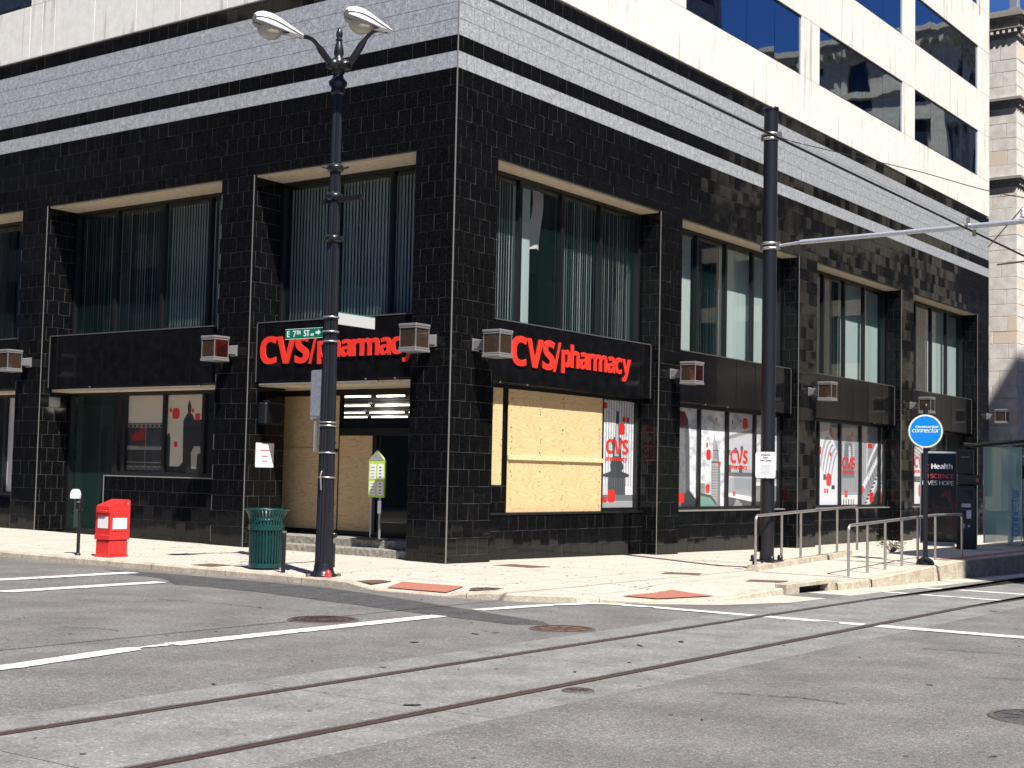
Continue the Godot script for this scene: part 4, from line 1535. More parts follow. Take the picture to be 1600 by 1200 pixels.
func board(called: String, f: Array, s0: float, s1: float, y0: float, y1: float, d0: float, d1: float, m: Material, label: String, screws := 0) -> Node3D:
	var c := (at(f, s0, y0, d0) + at(f, s1, y1, d1)) * 0.5
	var s := (at(f, s1, y1, d1) - at(f, s0, y0, d0)).abs()
	var b := MB.new()
	b.bev(Vector3.ZERO, s, 0.003)
	var o := part(called, b, m)
	o.position = c
	tag(o, label, "plywood" if called == "plywood_sheet" else "batten")
	if screws:
		b = MB.new()
		var r := Vector3.UP.cross(f[1])
		var half: float = absf(s.dot(r.abs())) * 0.5
		for k in screws:
			var x := half * (0.94 if k % 4 == 0 else (-0.94 if k % 4 == 1 else (-0.36 if k % 4 == 2 else 0.12))) + rng.randfn(0, 0.012)
			b.box(r * x + Vector3.UP * rng.randf_range(-0.47, 0.47) * s.y + f[1] * (absf(d1 - d0) * 0.5), v3(0.016, 0.016, 0.016))
		part("screw", b, M.ink, o)
	return o


func build_boards():
	rng.seed = 12
	var f: Array = RIGHT_FRONT
	board("plywood_sheet", f, 2.39, 5.76, 1.925, 3.24, -0.465, -0.447, M.ply, "sunlit plywood sheet with screw rows above the batten", 44)
	board("plywood_sheet", f, 2.39, 5.76, 0.862, 1.918, -0.465, -0.447, M.ply, "sunlit plywood sheet below the batten of the boarded window", 22)
	board("timber_batten", f, 2.38, 5.78, 1.875, 1.965, -0.446, -0.405, M.batten, "pale timber batten across the boarded shop window")
	board("plywood_sheet", f, 1.34, 2.20, 1.385, 3.24, -0.465, -0.447, M.ply, "narrow plywood strip in the gap by the corner pier", 10)
	f = LEFT_FRONT
	board("plywood_sheet", f, 4.07, 5.72, 2.035, 3.11, -1.555, -1.537, M.ply, "shaded plywood sheet at the top of the boarded entrance", 18)
	board("plywood_sheet", f, 4.07, 5.72, 0.405, 1.965, -1.555, -1.537, M.ply, "shaded plywood sheet standing on the entrance landing", 12)
	board("timber_batten", f, 4.18, 5.72, 1.955, 2.045, -1.536, -1.512, M.ply, "brown timber batten between the two entrance sheets")
	board("plywood_sheet", f, 3.15, 4.03, 0.405, 2.30, -1.553, -1.535, M.ply, "plywood sheet with upright grain over the shop door", 6)
	# steps
	var t := thing("entrance_steps", "two grey concrete steps up to the boarded entrance", "steps", v3(-3, 0, -0.3))
	for e in [[0.155, -0.30], [0.302, -0.66]]:
		for k in 3:
			var m := MB.new()
			var x0 := lerpf(-5.10, -0.95, k / 3.0)
			var x1 := lerpf(-5.10, -0.95, (k + 1) / 3.0)
			m.bev(v3((x0 + x1) * 0.5 + 3, e[0] * 0.5 - 0.1, (e[1] - 1.56) * 0.5 + 0.3), v3(x1 - x0 - 0.004, e[0] + 0.2, e[1] + 1.56), 0.012)
			part("step", m, M.step, t)


func lantern(f: Array, s: float, y: float, label: String, reflect_side := -1):
	var t := thing("wall_lantern", label, "lantern", at(f, s, y, 0.0), 0.0 if f == LEFT_FRONT else PI * 0.5, "box lanterns on the granite piers")
	# local axes: x along the wall, z out of it
	var m := MB.new()
	m.bev(v3(0, 0, 0.014), v3(0.19, 0.22, 0.028), 0.006)
	part("wall_plate", m, M.lantern_metal, t)
	m = MB.new()
	m.bev(v3(0, 0, 0.17), v3(0.17, 0.17, 0.285), 0.01)
	part("arm", m, M.lantern_metal, t)
	var c := v3(0, 0, 0.51)
	m = MB.new()
	m.bev(c + v3(0, 0.225, 0), v3(0.405, 0.045, 0.405), 0.008)
	m.bev(c + v3(0, 0.182, 0), v3(0.39, 0.03, 0.39), 0.006)
	part("cap", m, M.lantern_metal, t)
	m = MB.new()
	m.bev(c - v3(0, 0.225, 0), v3(0.405, 0.045, 0.405), 0.008)
	m.bev(c - v3(0, 0.182, 0), v3(0.39, 0.03, 0.39), 0.006)
	part("tray", m, M.lantern_metal, t)
	for sx in [-1, 1]:
		for sz in [-1, 1]:
			m = MB.new()
			m.box(c + v3(sx * 0.178, 0, sz * 0.178), v3(0.016, 0.334, 0.016))
			part("corner_bar", m, M.lantern_metal, t)
	var k := 0
	for e in [[v3(0, 0, 0.178), v3(0.34, 0.334, 0.004)], [v3(0.178, 0, 0), v3(0.004, 0.334, 0.34)], [v3(-0.178, 0, 0), v3(0.004, 0.334, 0.34)], [v3(0, 0, -0.178), v3(0.34, 0.334, 0.004)]]:
		m = MB.new()
		m.box(c + e[0], e[1])
		part("pane", m, M.red_reflect_pane if k == reflect_side else M.smoke, t)  # one side may carry the painted red reflection
		k += 1
	m = MB.new()
	m.lathe([Vector2(0.045, -0.165), Vector2(0.045, -0.06), Vector2(0.06, -0.02), Vector2(0.06, 0.07), Vector2(0.0, 0.11)], c, 12)
	part("bulb", m, M.white, t)


func build_wall_things():
	lantern(LEFT_FRONT, 0.42, 3.95, "smoky box lantern on the corner pier beside the entrance sign")
	lantern(LEFT_FRONT, 5.53, 3.94, "box lantern with a red reflection painted into one pane on the pier past the entrance", 1)
	lantern(LEFT_FRONT, 12.26, 3.90, "box lantern on the pier beyond the statue poster window")
	lantern(RIGHT_FRONT, 0.70, 3.92, "box lantern on the corner pier before the boarded window")
	lantern(RIGHT_FRONT, 7.90, 3.90, "box lantern with a reddish reflection painted into one pane between first and second shop windows", 0)
	lantern(RIGHT_FRONT, 15.25, 3.94, "box lantern between the tree poster window and the ribs poster window")
	lantern(RIGHT_FRONT, 22.70, 3.96, "box lantern on the pier behind the round blue sign")
	lantern(RIGHT_FRONT, 30.15, 3.96, "box lantern at the alley end of the granite wall")
	# loudspeaker and notice on the entrance jamb (plane x = -5.12)
	var t := thing("loudspeaker", "black box loudspeaker with ribbed front on the entrance jamb", "loudspeaker", v3(-5.12, 2.70, -0.52))
	var m := MB.new()
	m.bev(v3(0.15, 0, 0), v3(0.24, 0.44, 0.52), 0.03)
	part("cabinet", m, M.black_paint, t)
	m = MB.new()
	for k in 9: m.box(v3(0.275, -0.16 + k * 0.04, 0), v3(0.012, 0.014, 0.44))
	part("grille", m, M.frame, t)
	m = MB.new()
	m.box(v3(0.015, 0, 0), v3(0.03, 0.2, 0.2))
	m.tube([v3(0.02, 0.26, 0.1), v3(0.2, 0.245, 0.1)], 0.012, 6)
	part("bracket", m, M.zinc, t)
	t = thing("notice", "white notice with three red lines on the entrance jamb", "notice", v3(-5.116, 1.87, -0.52))
	m = MB.new()
	m.bev(v3(0.004, 0, 0), v3(0.008, 0.49, 0.50), 0.003)
	part("card", m, M.white_card, t)
	for e in [[0.10, 0.26], [-0.02, 0.18], [-0.12, 0.14]]:
		m = MB.new()
		m.box(v3(0.009, e[0], 0), v3(0.002, 0.022, e[1]))
		part("print_line", m, M.red_ink, t)
	# lime sign standing on the landing
	t = thing("standing_sign", "lime bordered placard with pointed top on two posts in the entrance", "sign", v3(-2.28, 0.302, -0.72))
	m = MB.new()
	m.prism([V(-0.2, 0.80), V(0.2, 0.80), V(0.2, 1.50), V(0.0, 1.70), V(-0.2, 1.50)], v3(0, 0, -0.02), Vector3.RIGHT, Vector3.UP, Vector3.BACK, 0.04)
	part("panel", m, M.lime, t)
	m = MB.new()
	m.prism([V(-0.185, 1.50), V(0.185, 1.50), V(0.0, 1.685)], v3(0, 0, 0.021), Vector3.RIGHT, Vector3.UP, Vector3.BACK, 0.003)
	part("top_card", m, M.zinc, t)
	for e in [[-0.17, 1.15, 0.15, 0.28], [0.02, 1.15, 0.15, 0.28], [-0.17, 0.84, 0.15, 0.26], [0.02, 0.84, 0.15, 0.26]]:
		m = MB.new()
		m.box(v3(e[0] + e[2] * 0.5, e[1] + e[3] * 0.5, 0.0225), v3(e[2], e[3], 0.003))
		var card := part("card", m, M.white_card, t)
		m = MB.new()
		for k in 4: m.box(v3(e[0] + e[2] * 0.5, e[1] + 0.04 + k * 0.06, 0.025), v3(e[2] * (0.7 if e[0] < 0 else 0.35), 0.018, 0.002))
		part("print_line", m, M.ink if e[0] > 0 else M.pale_ink, card)
	for x in [-0.13, 0.09]:
		m = MB.new()
		m.box(v3(x, 0.40, 0), v3(0.03, 0.80, 0.03))
		part("post", m, M.zinc, t)
	m = MB.new()
	m.box(v3(0.09, 0.62, 0.019), v3(0.09, 0.24, 0.004))
	part("tag", m, M.white_card, t)
	m = MB.new()
	m.bev(v3(-0.02, 0.01, 0), v3(0.5, 0.02, 0.3), 0.004)
	part("foot", m, M.frame, t)


# ---------------------------------------------------------------- things on the street
func build_street_lamp():
	var p := v3(0.72, walk_y(0.72, 3.85), 3.85)
	var t := thing("street_lamp", "tall black fluted street lamp with two white heads beside the crossing", "street lamp", p)
	var m := MB.new()
	m.lathe([Vector2(0.20, 0.0), Vector2(0.20, 0.03), Vector2(0.17, 0.05), Vector2(0.15, 0.10), Vector2(0.145, 0.16), Vector2(0.135, 0.20)], Vector3.ZERO, 24)
	part("base", m, M.black_paint, t)
	m = MB.new()
	m.lathe([Vector2(0.135, 0.16), Vector2(0.128, 1.0), Vector2(0.118, 2.3), Vector2(0.108, 3.6), Vector2(0.098, 5.10)], Vector3.ZERO, 32, 1, 0.014, false)
	m.lathe([Vector2(0.088, 5.2), Vector2(0.080, 6.4), Vector2(0.074, 7.42)], Vector3.ZERO, 28, 1, 0.012, false)
	part("shaft", m, M.black_paint, t)
	for y in [5.13, 6.22, 5.78]:
		m = MB.new()
		m.lathe([Vector2(0.085, y - 0.06), Vector2(0.12, y - 0.04), Vector2(0.135, y), Vector2(0.12, y + 0.04), Vector2(0.085, y + 0.06)], Vector3.ZERO, 20)
		part("collar", m, M.black_paint, t)
	for k in 6:
		var a := TAU * k / 6
		m = MB.new()
		m.box(v3(cos(a) * 0.135, 5.13, sin(a) * 0.135), v3(0.05, 0.07, 0.05), Basis(Vector3.UP, -a))
		part("collar_lug", m, M.black_paint, t)
	for s in [-1, 1]:
		m = MB.new()
		m.tube([v3(0, 6.22, 0) + v3(s * 0.10, 0, -s * 0.07), v3(s * 0.17, 6.24, -s * 0.12)], 0.018, 6)
		part("collar_lug", m, M.black_paint, t)
	m = MB.new()
	m.lathe([Vector2(0.074, 7.36), Vector2(0.11, 7.38), Vector2(0.11, 7.43), Vector2(0.095, 7.45), Vector2(0.14, 7.52), Vector2(0.145, 7.56), Vector2(0.09, 7.62), Vector2(0.075, 7.68), Vector2(0.10, 7.70), Vector2(0.10, 7.92), Vector2(0.06, 7.95), Vector2(0.078, 8.0), Vector2(0.07, 8.08),
		Vector2(0.045, 8.18), Vector2(0.04, 8.20), Vector2(0.06, 8.22), Vector2(0.035, 8.245), Vector2(0.05, 8.28), Vector2(0.052, 8.33), Vector2(0.025, 8.40), Vector2(0.0, 8.43)], Vector3.ZERO, 20)
	part("finial", m, M.black_paint, t)
	# bar that once carried a sign
	m = MB.new()
	m.box(v3(0.16, 5.72, 0), v3(0.82, 0.07, 0.05))
	part("cross_bar", m, M.black_paint, t)
	# curved arms and their heads
	var head_dir := v3(-0.16, 0, 0.987).normalized()
	for e in [[v3(-0.06, 0, 1.0).normalized(), 0.74, 0.30, 0.10], [v3(0.96, 0, -0.28).normalized(), 0.74, 0.52, 0.22]]:
		var pts := []
		var rad := []
		for k in 11:
			var u := k / 10.0
			var y: float = 7.80 + e[2] * (smoothstep(0.0, 0.72, u)) - 0.03 * maxf(0.0, u - 0.8) / 0.2
			pts.append(e[0] * (0.08 + e[1] * u) + Vector3.UP * y)
			rad.append(0.056 if u < 0.42 else 0.034)
		m = MB.new()
		m.tube(pts, rad, 10)
		m.lathe([Vector2(0.05, 7.72), Vector2(0.12, 7.76), Vector2(0.12, 7.86), Vector2(0.05, 7.90)], e[0] * 0.10, 12)
		var arm := part("arm", m, M.black_paint, t)
		var tip: Vector3 = pts[-1]
		lamp_head(t, tip, head_dir)
	# red cap and bolts at the foot
	m = MB.new()
	m.lathe([Vector2(0.055, 0.0), Vector2(0.055, 0.05), Vector2(0.035, 0.10), Vector2(0.0, 0.12)], v3(0.19, 0.0, 0.10), 10)
	tag(part("foot_cap", m, M.red_plastic, t), "small red cap at the foot")
	m = MB.new()
	for k in 4: m.lathe([Vector2(0.035, 0.0), Vector2(0.035, 0.04), Vector2(0.0, 0.05)], v3(cos(k * PI / 2 + 0.5), 0, sin(k * PI / 2 + 0.5)) * 0.24, 8)
	part("bolt", m, M.iron, t)
	m = MB.new()
	m.lathe([Vector2(0.0, -0.05), Vector2(0.055, -0.03), Vector2(0.055, 0.03), Vector2(0.0, 0.05)], v3(0.11, 0.62, -0.08), 10)
	m.box(v3(0.105, 0.32, -0.075), v3(0.05, 0.36, 0.06))
	part("hand_hole_cover", m, M.black_paint, t)
	m = MB.new()
	for y in [1.49, 1.86, 2.32, 2.27, 3.55, 3.70, 3.92]: m.lathe([Vector2(0.124, y - 0.012), Vector2(0.130, y - 0.012), Vector2(0.130, y + 0.012), Vector2(0.124, y + 0.012)], Vector3.ZERO, 20)
	part("strap", m, M.steel, t)
	m = MB.new()
	m.tube([v3(0.03, 1.58, 0.13), v3(0.03, 1.52, 0.16), v3(0.03, 1.30, 0.14)], 0.014, 6)
	part("cable_end", m, M.steel, t)
	# street name plates
	var s := thing("street_sign", "green street name plate strapped to the lamp post", "sign", p + v3(-0.14, 3.69, 0.05))
	m = MB.new()
	m.bev(v3(-0.37, 0, 0), v3(0.80, 0.165, 0.008), 0.003)
	part("plate", m, M.sign_green, s)
	m = MB.new()
	m.box(v3(-0.37, 0.077, 0.005), v3(0.79, 0.006, 0.003))
	m.box(v3(-0.37, -0.077, 0.005), v3(0.79, 0.006, 0.003))
	part("border", m, M.white_card, s)
	var o := s.position + v3(-0.75, 0, 0.005)
	letters(s, "E", bold, o + v3(0.02, -0.045, 0), Vector3.RIGHT, Vector3.BACK, 0.095, 0.055, M.white_card, 0.003)
	letters(s, "7", bold, o + v3(0.15, -0.045, 0), Vector3.RIGHT, Vector3.BACK, 0.095, 0.06, M.white_card, 0.003)
	letters(s, "TH", bold, o + v3(0.22, -0.012, 0), Vector3.RIGHT, Vector3.BACK, 0.062, 0.085, M.white_card, 0.003)
	letters(s, "ST", bold, o + v3(0.38, -0.045, 0), Vector3.RIGHT, Vector3.BACK, 0.095, 0.12, M.white_card, 0.003)
	letters(s, "48", bold, o + v3(0.52, -0.045, 0), Vector3.RIGHT, Vector3.BACK, 0.042, 0.07, M.white_card, 0.003)
	m = MB.new()
	m.prism([V(0.63, -0.012), V(0.68, -0.012), V(0.68, -0.035), V(0.735, 0.005), V(0.68, 0.045), V(0.68, 0.022), V(0.63, 0.022)], v3(-0.75, 0, 0.005), Vector3.RIGHT, Vector3.UP, Vector3.BACK, 0.003)
	part("arrow", m, M.white_card, s)
	s = thing("street_sign", "street name plate with glare painted as a pale face above the green one", "sign", p + v3(0.02, 3.92, -0.14))
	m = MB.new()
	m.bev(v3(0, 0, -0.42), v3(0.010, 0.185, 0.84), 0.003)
	part("plate", m, M.plate_glare, s)
	m = MB.new()
	m.box(v3(0, 0.098, -0.42), v3(0.016, 0.012, 0.84))
	part("top_edge", m, M.sign_green, s)
	# two parking plates turned away from us
	s = thing("traffic_plate", "bare back of a metal parking plate on the lamp post", "sign", p + v3(-0.14, 2.74, 0.06))
	m = MB.new()
	m.prism([V(-0.20, -0.36), V(-0.17, -0.38), V(0.10, -0.38), V(0.13, -0.36), V(0.13, 0.36), V(0.10, 0.38), V(-0.17, 0.38), V(-0.20, 0.36)], Vector3.ZERO, v3(1, 0, 0.12).normalized(), Vector3.UP, v3(-0.12, 0, 1).normalized(), 0.004)
	part("plate", m, M.zinc, s)
	m = MB.new()
	m.box(v3(0.02, -0.33, 0.02), v3(0.30, 0.02, 0.02))
	part("bracket", m, M.steel, s)
	s = thing("traffic_plate", "narrow metal plate seen edge on below the parking plate", "sign", p + v3(-0.15, 2.10, 0.10))
	m = MB.new()
	m.box(Vector3.ZERO, v3(0.006, 0.46, 0.30), Basis(Vector3.UP, 0.60))
	part("plate", m, M.zinc, s)


func lamp_head(t: Node3D, tip: Vector3, dir: Vector3):
	# dir points from the arm to the nose; half-width and heights along the head
	var side := dir.cross(Vector3.UP).normalized()
	var rows := [[-0.06, 0.035, 0.035, 0.03], [0.06, 0.06, 0.06, 0.035], [0.22, 0.10, 0.09, 0.05], [0.40, 0.15, 0.125, 0.065], [0.56, 0.175, 0.14, 0.075], [0.68, 0.165, 0.125, 0.07], [0.76, 0.12, 0.09, 0.055], [0.80, 0.05, 0.04, 0.03]]
	var top := MB.new()
	top.smooth(true)
	var rings := []
	for r in rows:
		var ring := []
		for k in 13:
			var a := PI * k / 12.0
			ring.append(tip + dir * r[0] + side * cos(a) * r[1] + Vector3.UP * (sin(a) * r[2] + 0.02 + r[0] * 0.10))
		rings.append(ring)
	for i in rings.size() - 1:
		for k in 12: top.quad(rings[i][k], rings[i + 1][k], rings[i + 1][k + 1], rings[i][k + 1])
	var h := part("head_shell", top, M.lamp_white, t)
	var skirt := MB.new()
	skirt.smooth(true)
	for i in rows.size() - 1:
		for sg in [-1.0, 1.0]:
			var q := []
			for e in [i, i + 1]:
				var r: Array = rows[e]
				var c: Vector3 = tip + dir * r[0] + Vector3.UP * (0.012 + r[0] * 0.10)
				q.append(c + side * sg * r[1])
				q.append(c + side * sg * r[1] * 0.97 - Vector3.UP * r[3])
			if sg > 0: skirt.quad(q[0], q[1], q[3], q[2])
			else: skirt.quad(q[0], q[2], q[3], q[1])
	for i in 4:
		var a: Array = rows[i]
		var b: Array = rows[i + 1]
		var ca: Vector3 = tip + dir * a[0] + Vector3.UP * (0.012 + a[0] * 0.10 - a[3])
		var cb: Vector3 = tip + dir * b[0] + Vector3.UP * (0.012 + b[0] * 0.10 - b[3])
		if i < 2: skirt.quad(ca - side * a[1] * 0.97, cb - side * b[1] * 0.97, cb + side * b[1] * 0.97, ca + side * a[1] * 0.97)
	part("skirt", skirt, M.lamp_white, h)
	var seam := MB.new()
	for sg in [-1.0, 1.0]:
		var pts := []
		for r in rows: pts.append(tip + dir * r[0] + side * sg * r[1] * 1.01 + Vector3.UP * (0.016 + r[0] * 0.10))
		seam.tube(pts, 0.007, 5)
	part("seam", seam, M.black_paint, h)
	var bowl := MB.new()
	var prof := []
	for k in 7:
		var a := PI * 0.5 * k / 6.0
		prof.append(Vector2(cos(a) * 0.142, -sin(a) * 0.155))
	prof.reverse()
	bowl.lathe(prof, Vector3.ZERO, 20)
	var b := part("bowl", bowl, M.lamp_dome, h)
	b.position = tip + dir * 0.53 + Vector3.UP * (-0.01 + 0.053 - 0.06)
	b.basis = Basis(dir, Vector3.UP, dir.cross(Vector3.UP)) * Basis.from_scale(v3(1.45, 1, 1))
	var bulb := MB.new()
	bulb.lathe([Vector2(0.0, -0.07), Vector2(0.035, -0.05), Vector2(0.04, 0.0), Vector2(0.02, 0.06)], tip + dir * 0.53 + Vector3.UP * -0.02, 10)
	part("bulb", bulb, M.white, h)


func build_kerb_things():
	# litter bin
	var p := v3(-0.93, walk_y(-0.93, 3.45), 3.45)
	var t := thing("litter_bin", "dark green slatted steel litter bin by the kerb", "litter bin", p)
	var m := MB.new()
	var prof := [Vector2(0.255, 0.08), Vector2(0.265, 0.40), Vector2(0.270, 0.70), Vector2(0.275, 0.80), Vector2(0.30, 0.88), Vector2(0.345, 0.945)]
	for k in 34:
		var a := TAU * k / 34
		var o := v3(cos(a), 0, sin(a))
		var w := v3(-sin(a), 0, cos(a)) * 0.0115
		for i in prof.size() - 1:
			var q0: Vector3 = o * prof[i].x + Vector3.UP * prof[i].y
			var q1: Vector3 = o * prof[i + 1].x + Vector3.UP * prof[i + 1].y
			var th := o * 0.006
			m.quad(q0 + w + th, q0 - w + th, q1 - w + th, q1 + w + th)
			m.quad(q0 - w - th, q0 + w - th, q1 + w - th, q1 - w - th)
			m.quad(q0 + w - th, q0 + w + th, q1 + w + th, q1 + w - th)
			m.quad(q0 - w + th, q0 - w - th, q1 - w - th, q1 - w + th)
	part("slats", m, M.green_paint, t)
	for e in [[0.03, 0.10, 0.266], [0.625, 0.715, 0.284]]:
		m = MB.new()
		m.lathe([Vector2(e[2] - 0.02, e[0]), Vector2(e[2], e[0]), Vector2(e[2], e[1]), Vector2(e[2] - 0.02, e[1])], Vector3.ZERO, 36, 0, 0.0, false)
		part("band", m, M.green_paint, t)
	m = MB.new()
	var rim := []
	for k in 37: rim.append(v3(cos(TAU * k / 36) * 0.35, 0.95, sin(TAU * k / 36) * 0.35))
	m.tube(rim, 0.014, 6, false)
	part("rim", m, M.green_paint, t)
	m = MB.new()
	m.lathe([Vector2(0.0, 0.06), Vector2(0.225, 0.06), Vector2(0.232, 0.76), Vector2(0.21, 0.81), Vector2(0.15, 0.83)], Vector3.ZERO, 28)
	part("liner", m, M.green_paint, t)
	m = MB.new()
	for k in 3: m.lathe([Vector2(0.03, 0.0), Vector2(0.03, 0.06)], v3(cos(k * 2.1), 0, sin(k * 2.1)) * 0.18, 8)
	part("foot", m, M.frame, t)
	# short black post
	p = v3(-0.2, walk_y(-0.2, 3.78), 3.78)
	t = thing("bollard", "short plain black steel post between litter bin and street lamp", "post", p)
	m = MB.new()
	m.tube([Vector3.ZERO, v3(0, 0.62, 0)], 0.035, 12)
	part("shaft", m, M.black_paint, t)
	m = MB.new()
	m.lathe([Vector2(0.041, 0.61), Vector2(0.041, 0.635), Vector2(0.03, 0.645), Vector2(0.0, 0.647)], Vector3.ZERO, 12)
	part("cap", m, M.iron, t)
	# parking meter
	p = v3(-5.35, walk_y(-5.35, 3.70), 3.70)
	t = thing("parking_meter", "black parking meter with white domed top at the kerb", "parking meter", p)
	m = MB.new()
	m.tube([Vector3.ZERO, v3(0, 0.80, 0)], 0.031, 12)
	m.lathe([Vector2(0.05, 0.0), Vector2(0.05, 0.02), Vector2(0.033, 0.04)], Vector3.ZERO, 12)
	part("pole", m, M.black_paint, t)
	m = MB.new()
	m.bev(v3(0, 0.90, 0), v3(0.12, 0.20, 0.11), 0.02)
	m.lathe([Vector2(0.035, 0.78), Vector2(0.06, 0.81)], Vector3.ZERO, 12)
	part("housing", m, M.black_paint, t)
	m = MB.new()
	m.prism([V(-0.08, 0.0), V(0.08, 0.0), V(0.085, 0.06), V(0.07, 0.13), V(0.035, 0.165), V(-0.035, 0.165), V(-0.07, 0.13), V(-0.085, 0.06)], v3(-0.045, 1.0, 0.045), v3(1, 0, -0.6).normalized(), Vector3.UP, v3(0.6, 0, 1).normalized(), 0.08)
	part("dome", m, M.white, t)
	m = MB.new()
	m.box(v3(0.03, 0.94, 0.06), v3(0.06, 0.02, 0.012))
	part("coin_slot", m, M.zinc, t)
	# newspaper box
	p = v3(-4.70, walk_y(-4.7, 3.49), 3.49)
	t = thing("newspaper_box", "bright red plastic newspaper box with white cards at the kerb", "newspaper box", p)
	m = MB.new()
	m.bev(v3(0, 0.15, 0), v3(0.37, 0.30, 0.40), 0.015)
	m.bev(v3(0, 0.02, 0), v3(0.40, 0.04, 0.43), 0.01)
	part("pedestal", m, M.red_plastic, t)
	m = MB.new()
	m.bev(v3(0, 0.345, 0), v3(0.415, 0.09, 0.445), 0.012)
	part("collar", m, M.red_plastic, t)
	m = MB.new()
	# side outline: slopes up from the street side to the back
	m.prism([V(0.205, 0.39), V(0.205, 0.86), V(0.17, 0.90), V(-0.12, 1.00), V(-0.19, 1.00), V(-0.215, 0.97), V(-0.215, 0.39)], v3(-0.20, 0, 0), Vector3.BACK, Vector3.UP, Vector3.LEFT, -0.40)
	part("cabinet", m, M.red_plastic, t)
	m = MB.new()
	m.bev(v3(0, 0.825, 0.205), v3(0.36, 0.13, 0.03), 0.01)
	var door := part("door_lip", m, M.red_plastic, t)
	m = MB.new()
	m.tube([v3(-0.12, 0.80, 0.22), v3(-0.12, 0.80, 0.25), v3(0.12, 0.80, 0.25), v3(0.12, 0.80, 0.22)], 0.012, 8)
	part("handle", m, M.red_plastic, door)
	m = MB.new()
	m.box(v3(0, 0.60, 0.207), v3(0.27, 0.20, 0.006))
	part("front_card", m, M.white_card, t)
	m = MB.new()
	m.box(v3(0.212, 0.585, 0.01), v3(0.006, 0.19, 0.30))
	part("side_card", m, M.white, t)
	for e in [[0.202, 0.60, 0.30, 0.37], [0.188, 0.16, 0.22, 0.34]]:
		m = MB.new()
		m.bev(v3(e[0], e[1], 0.0), v3(0.012, e[2], e[3]), 0.005)
		part("side_panel", m, M.red_plastic, t)
	m = MB.new()
	m.box(v3(0.204, 0.93, -0.16), v3(0.004, 0.03, 0.03))
	part("lock", m, M.zinc, t)


func disc_cover(called: String, label: String, category: String, c: Vector3, r: float, m_in: Material, ribs: int):
	var t := thing(called, label, category, c)
	var m := MB.new()
	m.lathe([Vector2(r * 0.90, 0.011), Vector2(r, 0.011), Vector2(r + 0.012, 0.0)], Vector3.ZERO, 32, 0, 0.0, false)
	part("ring", m, M.iron, t)
	m = MB.new()
	m.lathe([Vector2(0.0, 0.009), Vector2(r * 0.88, 0.009), Vector2(r * 0.89, 0.002)].map(func(q): return q), Vector3.ZERO, 32, 0, 0.0, false)
	part("lid", m, m_in, t)
	m = MB.new()
	for k in ribs:
		var q := r * (0.2 + 0.6 * k / maxf(1.0, ribs - 1.0))
		m.lathe([Vector2(q - r * 0.045, 0.012), Vector2(q + r * 0.045, 0.012)], Vector3.ZERO, 28, 0, 0.0, false)
	for k in 8:
		var a := TAU * k / 8
		m.box(v3(cos(a), 0, sin(a)) * r * 0.5 + Vector3.UP * 0.0115, v3(r * 0.5, 0.004, r * 0.05), Basis(Vector3.UP, -a))
	part("cast_pattern", m, M.rail_steel, t)


func flat_cover(label: String, pts: Array, m_in: Material):
	var c := Vector2.ZERO
	for q in pts: c += q / pts.size()
	var y := walk_y(c.x, c.y)
	var t := thing("access_cover", label, "access cover", v3(c.x, y, c.y))
	var m := MB.new()
	m.prism(pts.map(func(q): return Vector2(q.x - c.x, -(q.y - c.y))), v3(0, -0.01, 0), Vector3.RIGHT, Vector3.FORWARD, Vector3.UP, 0.016)
	part("lid", m, m_in, t)
	m = MB.new()
	for s in [-0.6, 0.6]: m.box(v3((pts[0].x - c.x) * s, 0.007, -(c.y - pts[0].y) * s), v3(0.06, 0.004, 0.025))
	part("lift_hole", m, M.void_gap, t)


